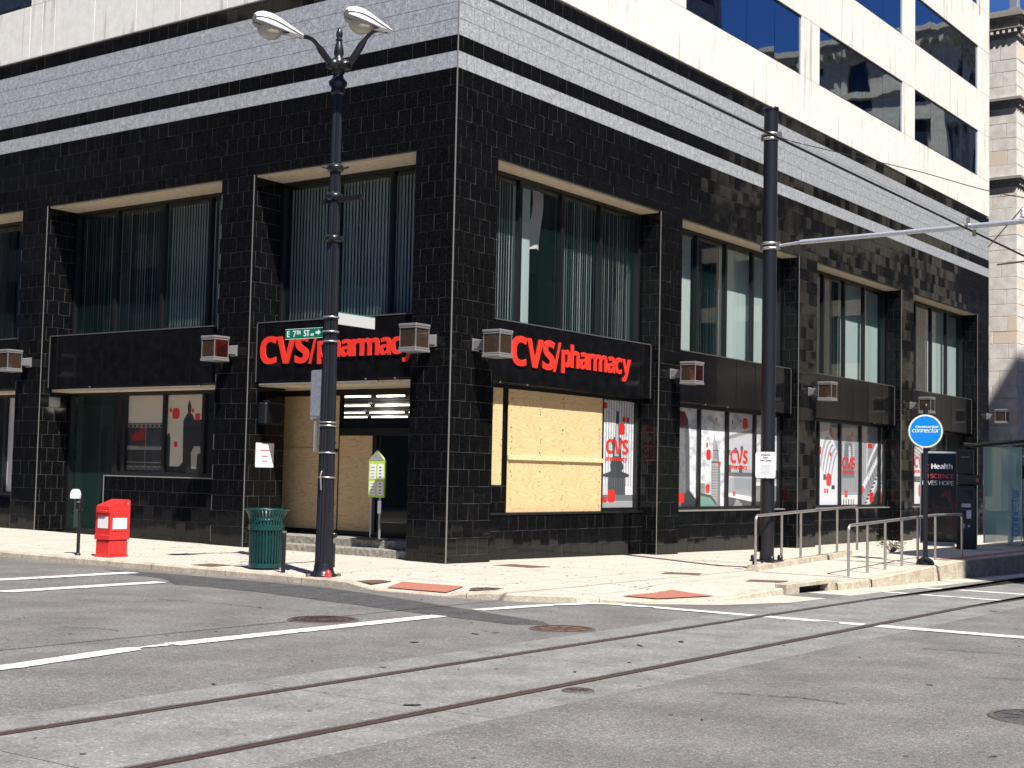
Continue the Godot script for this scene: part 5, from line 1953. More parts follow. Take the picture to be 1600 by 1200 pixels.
func build_covers():
	disc_cover("manhole_cover", "round iron manhole cover beside the white crossing line", "manhole cover", v3(4.36, -0.100, 7.68), 0.40, M.iron, 4)
	disc_cover("manhole_cover", "rust brown manhole cover between asphalt patch and tram slab", "manhole cover", v3(6.80, -0.100, 6.45), 0.36, M.rust_plate, 2)
	disc_cover("manhole_cover", "very small round iron lid in the tram slab", "manhole cover", v3(9.40, -0.095, 10.10), 0.12, M.iron, 1)
	disc_cover("manhole_cover", "large dark manhole cover in the open road", "manhole cover", v3(12.58, -0.100, 8.80), 0.36, M.new_asphalt, 1)
	disc_cover("manhole_cover", "round rusty lid set in the sidewalk between the tactile pads", "manhole cover", v3(3.62, walk_y(3.62, 3.6) + 0.002, 3.60), 0.24, M.rust_plate, 1)
	flat_cover("rusty access plate in the sidewalk behind the litter bin", [V(-2.32, 3.77), V(-1.79, 3.81), V(-1.81, 3.31), V(-2.37, 3.29)], M.rust_plate)
	flat_cover("dark brown access plate in the sidewalk by the lamp foot", [V(1.40, 4.02), V(1.90, 4.10), V(1.86, 3.62), V(1.36, 3.56)], M.rust_plate)
	flat_cover("reddish access plate in the sidewalk before the corner pier", [V(0.69, -1.03), V(1.52, -1.04), V(1.50, -0.47), V(0.67, -0.47)], M.rust_plate)
	flat_cover("worn access plate in the sidewalk near the black wire pole", [V(3.58, -1.47), V(4.14, -1.73), V(4.30, -1.30), V(3.74, -1.05)], M.rust_plate)
	flat_cover("rusty access plate in the sidewalk above the storm drain", [V(5.36, -1.05), V(5.90, -1.31), V(6.05, -0.85), V(5.5, -0.62)], M.rust_plate)
	# tactile pads on the kerb ramps
	for e in [[[V(2.22, 4.12), V(1.98, 3.50), V(3.10, 3.46), V(3.30, 4.12)], "red tactile pad on the kerb ramp by the street lamp"], [[V(5.22, 2.62), V(5.30, 1.35), V(6.10, 1.55), V(5.80, 2.62)], "red tactile pad on the kerb ramp towards the tram track"]]:
		var c := Vector2.ZERO
		for q in e[0]: c += q / 4.0
		var t := thing("tactile_paving", e[1], "tactile paving", v3(c.x, walk_y(c.x, c.y), c.y))
		var h := func(q, d): return v3(q.x - c.x, walk_y(q.x, q.y) - walk_y(c.x, c.y) + d, q.y - c.y)
		var m := MB.new()
		var n := 6
		var g := func(a, b): return e[0][0].lerp(e[0][1], a).lerp(e[0][3].lerp(e[0][2], a), b)
		for i in n:
			for k in n:
				var q := [g.call(float(i) / n, float(k) / n), g.call((i + 1.0) / n, float(k) / n), g.call((i + 1.0) / n, (k + 1.0) / n), g.call(float(i) / n, (k + 1.0) / n)]
				var p = q.map(func(w): return h.call(w, 0.016))
				if (q[1] - q[0]).cross(q[2] - q[0]) > 0: m.quad(p[3], p[2], p[1], p[0])
				else: m.quad(p[0], p[1], p[2], p[3])
		part("pad", m, M.tactile, t)
		m = MB.new()
		for i in 12:
			for k in 16:
				var q: Vector2 = g.call((i + 0.5) / 12.0, (k + 0.5) / 16.0)
				m.lathe([Vector2(0.016, 0.0), Vector2(0.010, 0.006), Vector2(0.0, 0.006)], h.call(q, 0.015), 6)
		tag(part("domes", m, M.tactile, t), "", "", "", "stuff")
	# storm drain in the kerb
	var t := thing("storm_drain", "concrete storm drain with dark slot in the kerb", "storm drain", v3(6.48, -0.1, -0.85))
	var m := MB.new()
	m.bev(v3(-0.06, 0.06, -0.78), v3(0.20, 0.20, 0.36), 0.012)
	m.bev(v3(-0.06, 0.06, 0.70), v3(0.20, 0.20, 0.44), 0.012)
	m.bev(v3(-0.06, 0.125, -0.06), v3(0.20, 0.07, 1.08), 0.01)
	part("hood", m, M.kerb, t)
	m = MB.new()
	m.box(v3(-0.125, 0.02, -0.06), v3(0.05, 0.14, 1.06))
	part("throat", m, M.void_gap, t)


func build_pole_and_wires():
	var p := v3(4.30, walk_y(4.3, -3.85), -3.85)
	var t := thing("tram_wire_pole", "tall plain black steel pole carrying the tram wires", "pole", p)
	var m := MB.new()
	m.tube([v3(0, 0.16, 0), v3(0, 8.36, 0)], 0.128, 24)
	part("shaft", m, M.black_paint, t)
	m = MB.new()
	m.lathe([Vector2(0.135, 8.34), Vector2(0.145, 8.36), Vector2(0.14, 8.40), Vector2(0.0, 8.43)], Vector3.ZERO, 24)
	part("cap", m, M.black_paint, t)
	m = MB.new()
	m.bev(v3(0, 0.145, 0), v3(0.46, 0.03, 0.46), 0.005)
	part("base_plate", m, M.black_paint, t)
	for k in 4:
		m = MB.new()
		var o := v3(cos(k * PI / 2 + PI / 4), 0, sin(k * PI / 2 + PI / 4)) * 0.25
		m.tube([o, o + Vector3.UP * 0.2], 0.022, 8)
		m.lathe([Vector2(0.055, 0.16), Vector2(0.055, 0.23), Vector2(0.03, 0.25), Vector2(0.0, 0.25)], o, 6)
		part("anchor_bolt", m, M.black_paint, t)
	m = MB.new()
	m.box(v3(-0.13, 0.45, 0.06), v3(0.04, 0.30, 0.12))
	part("hand_hole_cover", m, M.black_paint, t)
	for y in [7.86, 5.84]:
		m = MB.new()
		for d in [-0.045, 0.045]: m.lathe([Vector2(0.126, y + d - 0.025), Vector2(0.142, y + d - 0.025), Vector2(0.142, y + d + 0.025), Vector2(0.126, y + d + 0.025)], Vector3.ZERO, 24)
		m.box(v3(0.17, y, 0), v3(0.07, 0.14, 0.06))
		m.box(v3(-0.16, y, 0), v3(0.05, 0.12, 0.05))
		part("clamp", m, M.steel, t)
	# bracket arm over the track
	var arm_y := 5.84
	m = MB.new()
	m.tube([v3(0.2, arm_y, 0), v3(0.62, arm_y + 0.03, 0)], 0.026, 10)
	m.tube([v3(0.60, arm_y + 0.03, 0), v3(8.6, arm_y + 0.10, 0)], 0.042, 14)
	var arm := part("bracket_arm", m, M.zinc, t)
	m = MB.new()
	for x in [3.62, 5.05]:
		m.lathe([Vector2(0.046, -0.03), Vector2(0.062, -0.03), Vector2(0.062, 0.03), Vector2(0.046, 0.03)].map(func(q): return q), v3(x, arm_y + 0.07, 0), 10)
		m.box(v3(x, arm_y + 0.15, 0), v3(0.05, 0.12, 0.05))
	part("fitting", m, M.steel, arm)
	m = MB.new()
	m.lathe([Vector2(0.02, 0.0), Vector2(0.055, 0.02), Vector2(0.03, 0.05), Vector2(0.055, 0.08), Vector2(0.03, 0.11), Vector2(0.055, 0.14), Vector2(0.0, 0.17)], v3(4.52, arm_y + 0.12, 0), 12)
	part("insulator", m, M.white, arm)
	m = MB.new()
	m.tube([v3(4.52, arm_y + 0.3, 0), v3(3.95, arm_y - 0.32, 0.0)], 0.010, 6)
	m.tube([v3(4.1, arm_y - 0.62, 0), v3(5.4, arm_y - 0.55, 0)], 0.016, 8)
	m.tube([v3(5.0, arm_y + 0.05, 0), v3(4.6, arm_y - 0.58, 0)], 0.012, 6)
	m.box(v3(3.72, arm_y - 0.06, 0), v3(0.05, 0.10, 0.05))
	part("drop_bracket", m, M.iron, arm)
	# notice on the pole, turned towards the crossing
	var s := thing("pole_notice", "white printed notice plate strapped to the black pole", "notice", p + v3(0, 1.86, 0) + v3(0.03, 0, 0.15), 0.28)
	m = MB.new()
	m.prism([V(-0.18, -0.20), V(-0.16, -0.235), V(0.16, -0.235), V(0.18, -0.20), V(0.18, 0.20), V(0.16, 0.235), V(-0.16, 0.235), V(-0.18, 0.20)], Vector3.ZERO, Vector3.RIGHT, Vector3.UP, Vector3.BACK, 0.004)
	part("plate", m, M.white_card, s)
	for k in 3: printed_row(s, ["Streetcar", "Fare", "Fare Zone"][k], 0.165 - k * 0.05, [0.17, 0.08, 0.20][k])
	for k in 9:
		m = MB.new()
		m.box(v3(0.0, 0.0 - k * 0.022, 0.005), v3(0.24 - 0.04 * (k % 3), 0.007, 0.002))
		part("print_line", m, M.pale_ink, s)
	m = MB.new()
	for y in [-0.22, 0.22]: m.box(v3(0, y, 0.005), v3(0.014, 0.014, 0.006))
	part("screw", m, M.ink, s)
	# wires
	wire("contact_wire", "thick black overhead tram wire along the street", [v3(7.90, 5.98, 30), v3(7.90, 5.93, 12), v3(7.90, 5.86, -3.85), v3(7.9, 5.80, -20), v3(7.9, 5.86, -42)], 0.017, M.wire)
	wire("span_wire", "thin stay wire from the pole clamp out over the track", [p + v3(0.18, 7.86, 0), p + v3(0.5, 7.70, 0), p + v3(2.6, 6.98, 0), p + v3(4.9, 6.22, 0), p + v3(8.4, 5.98, 0)], 0.008, M.wire)
	wire("span_wire", "pale stay wire from the pole clamp down to the bracket arm", [p + v3(0.3, 7.84, 0), p + v3(2.0, 6.90, 0), p + v3(3.62, 6.0, 0)], 0.007, M.wire_pale)


func printed_row(s: Node3D, text: String, y: float, w: float):
	var a := s.rotation.y
	var r := Vector3.RIGHT.rotated(Vector3.UP, a)
	var n := Vector3.BACK.rotated(Vector3.UP, a)
	letters(s, text, bold, s.position + Vector3.UP * y - r * w * 0.5 + n * 0.0045, r, n, 0.034, w, M.ink, 0.002)


func wire(called: String, label: String, pts: Array, r: float, m_in: Material):
	var c := Curve3D.new()
	for i in pts.size():
		var d: Vector3 = (pts[mini(i + 1, pts.size() - 1)] - pts[maxi(i - 1, 0)]) / 6.0
		if i == 0 or i == pts.size() - 1: d *= 0.3
		c.add_point(pts[i], -d, d)
	var many := []
	for p in c.tessellate(4, 1.0): many.append(p)
	var m := MB.new()
	m.tube(many, r, 6)
	var o := part(called, m, m_in)
	tag(o, label, "wire")


const PLAT := 0.13


func ramp_y(z: float) -> float:
	return PLAT * clampf((-z - 2.9) / 4.3, 0.0, 1.0)


func build_platform():
	var ramp := Node3D.new()
	ramp.name = "tram_platform"
	add_child(ramp)
	tag(ramp, "raised pale concrete tram platform with sloping ramp", "platform", "", "structure")
	var zs := [-2.9, -4.4, -5.8, -7.2, -9.5, -12.0, -14.5, -18.0, -24.0, -30.0]
	for i in zs.size() - 1:
		for x in [[4.56, 5.60], [5.61, 6.44]]:
			var m := MB.new()
			var a: float = zs[i] - 0.004
			var b: float = zs[i + 1] + 0.004
			var ya := ramp_y(a) + 0.006
			var yb := ramp_y(b) + 0.006
			m.quad(v3(x[0], ya, a), v3(x[1], ya, a), v3(x[1], yb, b), v3(x[0], yb, b))
			m.quad(v3(x[0], -0.3, b), v3(x[0], -0.3, a), v3(x[0], ya, a), v3(x[0], yb, b))
			m.quad(v3(x[1], -0.3, a), v3(x[1], -0.3, b), v3(x[1], yb, b), v3(x[1], ya, a))
			part("deck_slab", m, M.walk, ramp)
		var e := MB.new()
		# platform edge stone, a real upstand over the gutter
		var a2: float = zs[i] - 0.006
		var b2: float = zs[i + 1] + 0.006
		var y0 := ramp_y(a2) + 0.008
		var y1 := ramp_y(b2) + 0.008
		var q := [[v3(6.445, y0, a2), v3(6.625, y0, a2), v3(6.65, y0 - 0.02, a2), v3(6.665, -0.45, a2)], [v3(6.445, y1, b2), v3(6.625, y1, b2), v3(6.65, y1 - 0.02, b2), v3(6.665, -0.45, b2)]]
		for k in 3: e.quad(q[0][k], q[0][k + 1], q[1][k + 1], q[1][k])
		e.quad(q[0][0], v3(6.445, -0.45, a2), q[0][3], q[0][1])
		e.quad(q[1][1], q[1][3], v3(6.445, -0.45, b2), q[1][0])
		part("edge_stone", e, M.kerb, ramp)
		if zs[i] < -7.0:
			var w := MB.new()
			w.quad(v3(6.16, PLAT + 0.010, a2), v3(6.42, PLAT + 0.010, a2), v3(6.42, PLAT + 0.010, b2), v3(6.16, PLAT + 0.010, b2))
			part("warning_strip", w, M.tactile, ramp)
	# low kerb along the back of the ramp
	var kb := MB.new()
	for i in 3:
		var a: float = [-2.95, -4.4, -5.8][i]
		var b: float = [-4.4, -5.8, -7.15][i]
		var q := []
		for z in [a, b]:
			var y := ramp_y(z) + 0.10
			q.append([v3(4.36, -0.3, z), v3(4.36, y, z), v3(4.56, y, z), v3(4.56, -0.3, z)])
		for k in 3: kb.quad(q[0][k], q[0][k + 1], q[1][k + 1], q[1][k])
		if i == 0: kb.quad(q[0][0], q[0][3], q[0][2], q[0][1])
		if i == 2: kb.quad(q[1][0], q[1][1], q[1][2], q[1][3])
	part("back_kerb", kb, M.kerb, ramp)
	# handrails
	handrail("tubular steel handrail along the street side of the ramp", 6.20, [-3.0, -3.82, -4.64, -5.45, -6.26, -7.2, -8.75], 0.0, [-3.0, -6.5, -7.2, -8.75])
	handrail("tubular steel handrail along the back kerb of the ramp", 4.47, [-3.05, -4.1, -4.92, -5.78, -6.6, -7.6], 0.10, [-3.05, -6.6, -7.6, -7.6])
	# round stop sign
	var p := v3(6.40, ramp_y(-6.1) + 0.006, -6.1)
	var t := thing("tram_stop_sign", "round blue stop sign on a dark post at the platform edge", "sign", p, 0.34)
	var m := MB.new()
	m.lathe([Vector2(0.165, 0.0), Vector2(0.16, 0.04), Vector2(0.13, 0.09), Vector2(0.07, 0.125), Vector2(0.045, 0.14)], Vector3.ZERO, 24)
	part("foot", m, M.black_paint, t)
	m = MB.new()
	m.tube([v3(0, 0.12, 0), v3(0, 2.92, 0)], 0.044, 16)
	m.lathe([Vector2(0.05, 2.86), Vector2(0.05, 2.93), Vector2(0.03, 2.96), Vector2(0.0, 2.97)], Vector3.ZERO, 14)
	part("post", m, M.black_paint, t)
	var turn := Basis(Vector3.RIGHT, PI / 2)
	var disc := MB.new()
	disc.lathe([Vector2(0.0, 0.0), Vector2(0.30, 0.0), Vector2(0.31, 0.008), Vector2(0.31, 0.035), Vector2(0.0, 0.035)].map(func(q): return q), Vector3.ZERO, 40, 0, 0.0, false)
	var d := part("disc", disc, M.zinc, t)
	d.transform = Transform3D(turn, v3(0, 2.45, 0.046))
	disc = MB.new()
	disc.lathe([Vector2(0.30, 0.037), Vector2(0.0, 0.037)], Vector3.ZERO, 40, 0, 0.0, false)
	d = part("rim", disc, M.white, t)
	d.transform = Transform3D(turn, v3(0, 2.45, 0.046))
	disc = MB.new()
	disc.lathe([Vector2(0.278, 0.040), Vector2(0.0, 0.040)], Vector3.ZERO, 40, 0, 0.0, false)
	d = part("face", disc, M.blue, t)
	d.transform = Transform3D(turn, v3(0, 2.45, 0.046))
	var r := Vector3.RIGHT.rotated(Vector3.UP, 0.34)
	var n := Vector3.BACK.rotated(Vector3.UP, 0.34)
	letters(t, "Cincinnati Bell", bold, p + Vector3.UP * 2.512 - r * 0.185 + n * 0.087, r, n, 0.036, 0.40, M.white, 0.003, 0.08, 0.2)
	letters(t, "connector", plain, p + Vector3.UP * 2.425 - r * 0.245 + n * 0.087, r, n, 0.080, 0.48, M.white, 0.003, 0.07, 0.2)
	# advertising panel
	p = v3(4.22, PLAT + 0.006, -13.1)
	t = thing("advert_panel", "tall black advertising panel in a silver frame on the platform", "advertising panel", p, 0.22)
	m = MB.new()
	m.bev(v3(0, 1.13, -0.05), v3(0.86, 2.14, 0.10), 0.01)
	m.box(v3(0, 0.04, -0.05), v3(0.7, 0.08, 0.08))
	part("frame", m, M.zinc, t)
	var c := Canvas.new(256, 640, Color(0.02, 0.02, 0.025))
	rng.seed = 91
	for k in 34:
		var a := Vector2(rng.randf_range(0.05, 0.9), rng.randf_range(0.55, 0.86))
		var b := a + Vector2(rng.randf_range(-0.3, 0.35), rng.randf_range(-0.10, 0.10))
		c.line(a, b, rng.randf_range(0.004, 0.014), Color(rng.randf_range(0.25, 0.6), 0.07, 0.05))
		c.line(b, b + Vector2(rng.randf_range(-0.15, 0.15), rng.randf_range(-0.05, 0.05)), 0.005, Color(0.35, 0.06, 0.05))
	for k in 10: c.line(V(0.55 + k * 0.028, 0.50 - k * 0.012), V(0.72 + k * 0.02, 0.40 + k * 0.03), 0.012, Color(0.55, 0.10, 0.07))
	c.rect(0.02, 0.545, 0.7, 0.002, Color(0.3, 0.3, 0.3))
	c.rect(0.30, 0.86, 0.2, 0.004, Color(0.5, 0.5, 0.5))
	c.poly([V(0.05, 0.90), V(0.6, 0.89), V(0.62, 0.905), V(0.06, 0.915)], Color(0.35, 0.35, 0.36))
	c.poly([V(0.70, 0.93), V(0.82, 0.90), V(0.93, 0.93), V(0.90, 0.97), V(0.74, 0.96)], Color(0.30, 0.30, 0.31))
	var am := mat(Color.WHITE, 0.12)
	am.albedo_texture = c.tex()
	part("print", sheet([Vector3.RIGHT, Vector3.BACK], -0.40, 0.40, 0.10, 2.16, 0.004), am, t)
	r = Vector3.RIGHT.rotated(Vector3.UP, 0.22)
	n = Vector3.BACK.rotated(Vector3.UP, 0.22)
	var o := p + n * 0.006
	letters(t, "C", bold, o - r * 0.33 + Vector3.UP * 1.78, r, n, 0.12, 0.10, M.red_ink, 0.003)
	letters(t, "Health", bold, o - r * 0.17 + Vector3.UP * 1.80, r, n, 0.115, 0.48, M.white_card, 0.003)
	letters(t, "IN SCIENCE", plain, o - r * 0.37 + Vector3.UP * 1.58, r, n, 0.10, 0.70, M.red_ink, 0.003)
	letters(t, "LIVES HOPE", plain, o - r * 0.37 + Vector3.UP * 1.42, r, n, 0.10, 0.70, M.white_card, 0.003)
	# ticket machine
	p = v3(5.10, PLAT + 0.006, -12.4)
	t = thing("ticket_machine", "black ticket machine with hooded screen beside the advertising panel", "ticket machine", p, 0.25)
	m = MB.new()
	m.bev(v3(0, 0.72, -0.05), v3(0.42, 1.44, 0.50), 0.02)
	part("cabinet", m, M.frame, t)
	m = MB.new()
	m.bev(v3(-0.04, 1.95, -0.05), v3(0.36, 0.56, 0.42), 0.02)
	part("head", m, M.frame, t)
	m = MB.new()
	m.bev(v3(0.08, 1.55, 0.05), v3(0.52, 0.22, 0.60), 0.02)
	part("hood", m, M.frame, t)
	m = MB.new()
	m.box(v3(0.03, 1.24, 0.203), v3(0.26, 0.20, 0.006))
	part("screen", m, M.far_glass, t)
	for e in [[0.0, 0.98, 0.20, 0.08, M.zinc], [0.06, 0.78, 0.10, 0.18, M.white_card], [-0.06, 0.52, 0.06, 0.10, M.zinc], [0.06, 0.52, 0.05, 0.05, M.zinc], [0.25, 1.55, 0.06, 0.08, M.red_ink]]:
		m = MB.new()
		m.box(v3(e[0], e[1], 0.204 if e[1] < 1.5 else 0.352), v3(e[2], e[3], 0.006))
		part("control_plate", m, e[4], t)
	letters(t, "tickets", plain, p + r * -0.12 + Vector3.UP * 2.05 + Vector3.BACK.rotated(Vector3.UP, 0.25) * 0.162, r, n, 0.04, 0.2, M.pale_ink, 0.002)
	build_shelter()


func handrail(label: String, x: float, posts: Array, lift: float, knee: Array):
	var z0: float = posts[0]
	var t := thing("handrail", label, "handrail", v3(x, ramp_y(z0) + lift, z0))
	var base := t.position
	var top := func(z): return ramp_y(z) + lift + 0.86
	for z in posts:
		var m := MB.new()
		m.tube([v3(0, ramp_y(z) + lift - base.y, z - z0), v3(0, top.call(z) - base.y - (0.08 if z == z0 or z == posts[-1] else 0.0), z - z0)], 0.024, 10)
		part("post", m, M.steel, t)
	var pts := []
	for k in 6:
		var a := PI * 0.5 * k / 5.0
		pts.append(v3(0, top.call(z0) - base.y - 0.09 + sin(a) * 0.09, -(1.0 - cos(a)) * 0.09))
	for z in knee:
		if z < z0 - 0.2 and z > posts[-1] + 0.2: pts.append(v3(0, top.call(z) - base.y, z - z0))
	var ze: float = posts[-1]
	for k in 6:
		var a := PI * 0.5 * (5 - k) / 5.0
		pts.append(v3(0, top.call(ze) - base.y - 0.09 + sin(a) * 0.09, ze - z0 + (1.0 - cos(a)) * 0.09))
	var m := MB.new()
	m.tube(pts, 0.026, 12)
	part("top_rail", m, M.steel, t)


func build_shelter():
	var p := v3(4.9, PLAT + 0.006, -15.2)
	var t := thing("tram_shelter", "glass tram shelter with rising glass roof beyond the ticket machine", "shelter", p)
	var m := MB.new()
	# end screen across the platform, then the long back screen
	for e in [[v3(-0.1, 0.06, 0.6), v3(0.78, 0.06, 0.6)], [v3(-0.14, 0.06, 0.5), v3(-0.14, 0.06, -1.9)], [v3(-0.14, 0.06, -2.0), v3(-0.14, 0.06, -4.6)], [v3(0.0, 0.06, -5.0), v3(1.1, 0.06, -5.0)]]:
		m = MB.new()
		var a: Vector3 = e[0]
		var b: Vector3 = e[1]
		m.quad(a, b, b + Vector3.UP * 2.3, a + Vector3.UP * 2.3)
		var g := part("glass_screen", m, M.green_glass, t)
		m = MB.new()
		m.tube([a, a + Vector3.UP * 2.3], 0.012, 6)
		m.tube([b, b + Vector3.UP * 2.3], 0.012, 6)
		part("edge_strip", m, M.zinc, g)
	m = MB.new()
	m.quad(v3(-0.5, 2.42, 0.9), v3(1.35, 2.62, 0.9), v3(1.35, 2.62, -5.6), v3(-0.5, 2.42, -5.6))
	var roof := part("roof_pane", m, M.green_glass, t)
	m = MB.new()
	for z in [0.6, -1.4, -3.4, -5.3]: m.tube([v3(-0.45, 2.36, z), v3(1.3, 2.55, z)], 0.035, 8)
	m.tube([v3(1.35, 2.62, 0.9), v3(1.35, 2.62, -5.6)], 0.03, 8)
	m.tube([v3(-0.5, 2.42, 0.9), v3(-0.5, 2.42, -5.6)], 0.03, 8)
	part("roof_beam", m, M.frame, roof)
	for z in [-0.3, -4.2]:
		m = MB.new()
		m.tube([v3(0.25, 0, z), v3(0.25, 2.42, z)], 0.06, 14)
		part("column", m, M.zinc, t)
	m = MB.new()
	for e in [[0.30, 2.18], [0.75, 2.16]]: m.bev(v3(e[0], e[1], -0.3), v3(0.40, 0.10, 0.12), 0.045)
	part("light_fitting", m, M.white, t)
	m = MB.new()
	m.bev(v3(0.24, 1.72, -0.12), v3(0.28, 0.46, 0.18), 0.02)
	part("speaker_box", m, M.zinc, t)
	m = MB.new()
	m.bev(v3(0.62, 1.78, -0.12), v3(0.34, 0.34, 0.12), 0.012)
	var d := part("display", m, M.frame, t)
	upright_word(t, "connector", p + v3(0.62, 0.25, 0.612), 1.15, 0.20)
	# bench
	var b := thing("bench", "dark slatted bench inside the glass tram shelter", "bench", p + v3(0.45, 0, -2.6))
	for k in 4:
		m = MB.new()
		m.bev(v3(-0.15 + k * 0.11, 0.46, 0), v3(0.09, 0.035, 2.0), 0.006)
		part("slat", m, M.frame, b)
	for z in [-0.8, 0.8]:
		m = MB.new()
		m.bev(v3(0, 0.22, z), v3(0.34, 0.44, 0.06), 0.01)
		part("leg", m, M.frame, b)
	# bin and weeds by the wall
	b = thing("platform_bin", "small black bin at the foot of the shelter column", "bin", p + v3(0.62, 0, -0.7))
	m = MB.new()
	m.lathe([Vector2(0.17, 0.0), Vector2(0.20, 0.60), Vector2(0.21, 0.64), Vector2(0.18, 0.66)], Vector3.ZERO, 20)
	part("body", m, M.frame, b)
	var w := thing("weed_clump", "dark green weeds sprouting at the back of the platform", "plant", v3(2.9, walk_y(2.9, -13.6), -13.6))
	rng.seed = 44
	m = MB.new()
	var s := MB.new()
	for k in 22:
		var a := rng.randf() * TAU
		var lean := rng.randf_range(0.1, 0.38)
		var h := rng.randf_range(0.18, 0.45)
		var tip := v3(cos(a) * lean, h, sin(a) * lean)
		s.tube([Vector3.ZERO, tip * 0.5 + Vector3.UP * 0.06, tip], [0.006, 0.004, 0.002], 5)
		for e in 9:
			var c := tip * rng.randf_range(0.35, 1.05) + v3(rng.randfn(0, 0.035), rng.randfn(0, 0.03), rng.randfn(0, 0.035))
			var bs := Basis.from_euler(v3(rng.randf() * 1.4 - 0.7, rng.randf() * TAU, rng.randf() * 1.4 - 0.7))
			var l := rng.randf_range(0.03, 0.06)
			m.quad(c, c + bs.x * l * 0.4 + bs.z * l * 0.7, c + bs.z * l * 1.7, c - bs.x * l * 0.4 + bs.z * l * 0.7)
	part("stems", s, M.stem, w)
	tag(part("leaves", m, M.leaf, w), "", "", "", "stuff")


# a word that runs up the glass, letters lying on their side
func upright_word(parent: Node3D, text: String, o: Vector3, length: float, cap: float):
	var ref := glyph("H", plain, 0.1).get_aabb()
	var k := cap / ref.size.y
	var x := 0.0
	var made := []
	for ch in text:
		var t := glyph(ch, plain, 0.1)
		var b := t.get_aabb()
		made.append([t, x - b.position.x])
		x += b.size.x + 0.08 * ref.size.y
	var kx := length / x
	for e in made:
		var l := MeshInstance3D.new()
		l.mesh = e[0]
		l.material_override = M.blue
		l.name = "letter"
		parent.add_child(l, true)
		l.transform = parent.transform.affine_inverse() * Transform3D(Basis(Vector3.UP * kx, Vector3.LEFT * k, Vector3.BACK * 0.04), o + Vector3.UP * e[1] * kx)


# ---------------------------------------------------------------- other buildings
func build_stone_building():
	var t := thing("stone_building", "pale cut stone building with dark carved cornices beyond the alley", "building", v3(0, 0, -33.7))
	var m := MB.new()
	m.span(v3(-14, -0.5, -40), v3(-0.03, 18.8, -0.03))
	part("wall", m, M.stone, t)
	rng.seed = 66
	var y := -0.3
	var row := 0
	while y < 18.35:
		var h := 0.46 + 0.10 * (row % 2)
		var skip := false
		for b in [[12.75, 13.12], [15.75, 16.12]]:
			if y < b[1] and y + h > b[0]:
				if y < b[0] - 0.12: h = b[0] - y
				else:
					y = b[1]
					skip = true
		if skip: continue
		if y + h > 18.42: h = 18.42 - y
		if h < 0.08: break
		for face in 2:
			var s := 0.0 if (row + face) % 2 == 0 else -0.55
			while s < 4.2:
				var w := rng.randf_range(0.85, 1.25)
				var a := maxf(s, 0.0)
				var b := s + w
				s = b
				if b - a < 0.1: continue
				var proud := rng.randf_range(0.0, 0.012)
				m = MB.new()
				if face == 0: m.bev(v3(-(a + b) * 0.5, y + h * 0.5, -0.05 + proud * 0.5), v3(b - a - 0.012, h - 0.012, 0.10 + proud), 0.008)
				elif a < 3.0:
					var a2 := maxf(a, 0.102)
					m.bev(v3(-0.05 + proud * 0.5, y + h * 0.5, -(a2 + b) * 0.5), v3(0.10 + proud, h - 0.012, b - a2 - 0.012), 0.008)
				else: continue
				part("stone_block", m, M.stone_warm if rng.randf() < 0.16 else M.stone, t)
		y += h
		row += 1
	for b in [12.755, 15.755]:
		m = MB.new()
		m.span(v3(-5, b + 0.26, -6), v3(0.20, b + 0.36, 0.20))
		m.span(v3(-5, b + 0.17, -6), v3(0.13, b + 0.257, 0.13))
		m.span(v3(-5, b, -6), v3(0.04, b + 0.167, 0.04))
		var c := part("string_course", m, M.stone_sooty, t)
		m = MB.new()
		for k in 8:
			m = MB.new()
			m.box(v3(-0.10 - k * 0.30, b + 0.10, 0.07), v3(0.14, 0.14, 0.06))
			part("dentil", m, M.stone_sooty, c)
			m = MB.new()
			m.box(v3(0.07, b + 0.10, -0.10 - k * 0.30), v3(0.06, 0.14, 0.14))
			part("dentil", m, M.stone_sooty, c)
	m = MB.new()
	m.span(v3(-6, 18.42, -8), v3(0.08, 18.58, 0.08))
	m.span(v3(-6, 18.74, -8), v3(0.21, 18.78, 0.21))
	m.span(v3(-6, 18.78, -8), v3(0.10, 19.12, 0.10))
	m.span(v3(-6, 19.12, -8), v3(0.24, 19.19, 0.24))
	m.span(v3(-6, 19.19, -8), v3(0.29, 19.34, 0.29))
	m.span(v3(-6, 19.34, -8), v3(0.16, 19.46, 0.16))
	var top := part("cornice", m, M.stone_sooty, t)
	for k in 10:
		m = MB.new()
		m.box(v3(0.0 - k * 0.22, 18.66, 0.13), v3(0.10, 0.15, 0.12))
		part("dentil", m, M.stone, top)
		m = MB.new()
		m.box(v3(0.13, 18.66, -0.22 - k * 0.22), v3(0.14, 0.16, 0.10))
		part("dentil", m, M.stone, top)
	m = MB.new()
	for k in 6:
		for e in [[v3(-0.10 - k * 0.62, 18.95, 0.11), Vector3.LEFT], [v3(0.11, 18.95, -0.10 - k * 0.62), Vector3.FORWARD]]:
			var pts := []
			for q in 15:
				var u := q / 14.0
				pts.append(e[0] + e[1] * (0.60 * u) + Vector3.UP * (0.13 * sin(u * TAU)))
			m.tube(pts, 0.025, 6)
			var curl := []
			for q in 12:
				var a := q * 0.6
				curl.append(e[0] + e[1] * (0.16 + cos(a) * (0.09 - q * 0.006)) + Vector3.UP * (-0.05 + sin(a) * (0.09 - q * 0.006)))
			m.tube(curl, 0.018, 5)
	part("carved_scroll", m, M.stone_sooty, top)
	m = MB.new()
	m.bev(v3(-0.12, 20.20, -0.12), v3(0.32, 1.3, 0.32), 0.02)
	m.box(v3(-0.12, 19.50, -0.12), v3(0.36, 0.08, 0.36))
	part("roof_post", m, M.zinc, top)


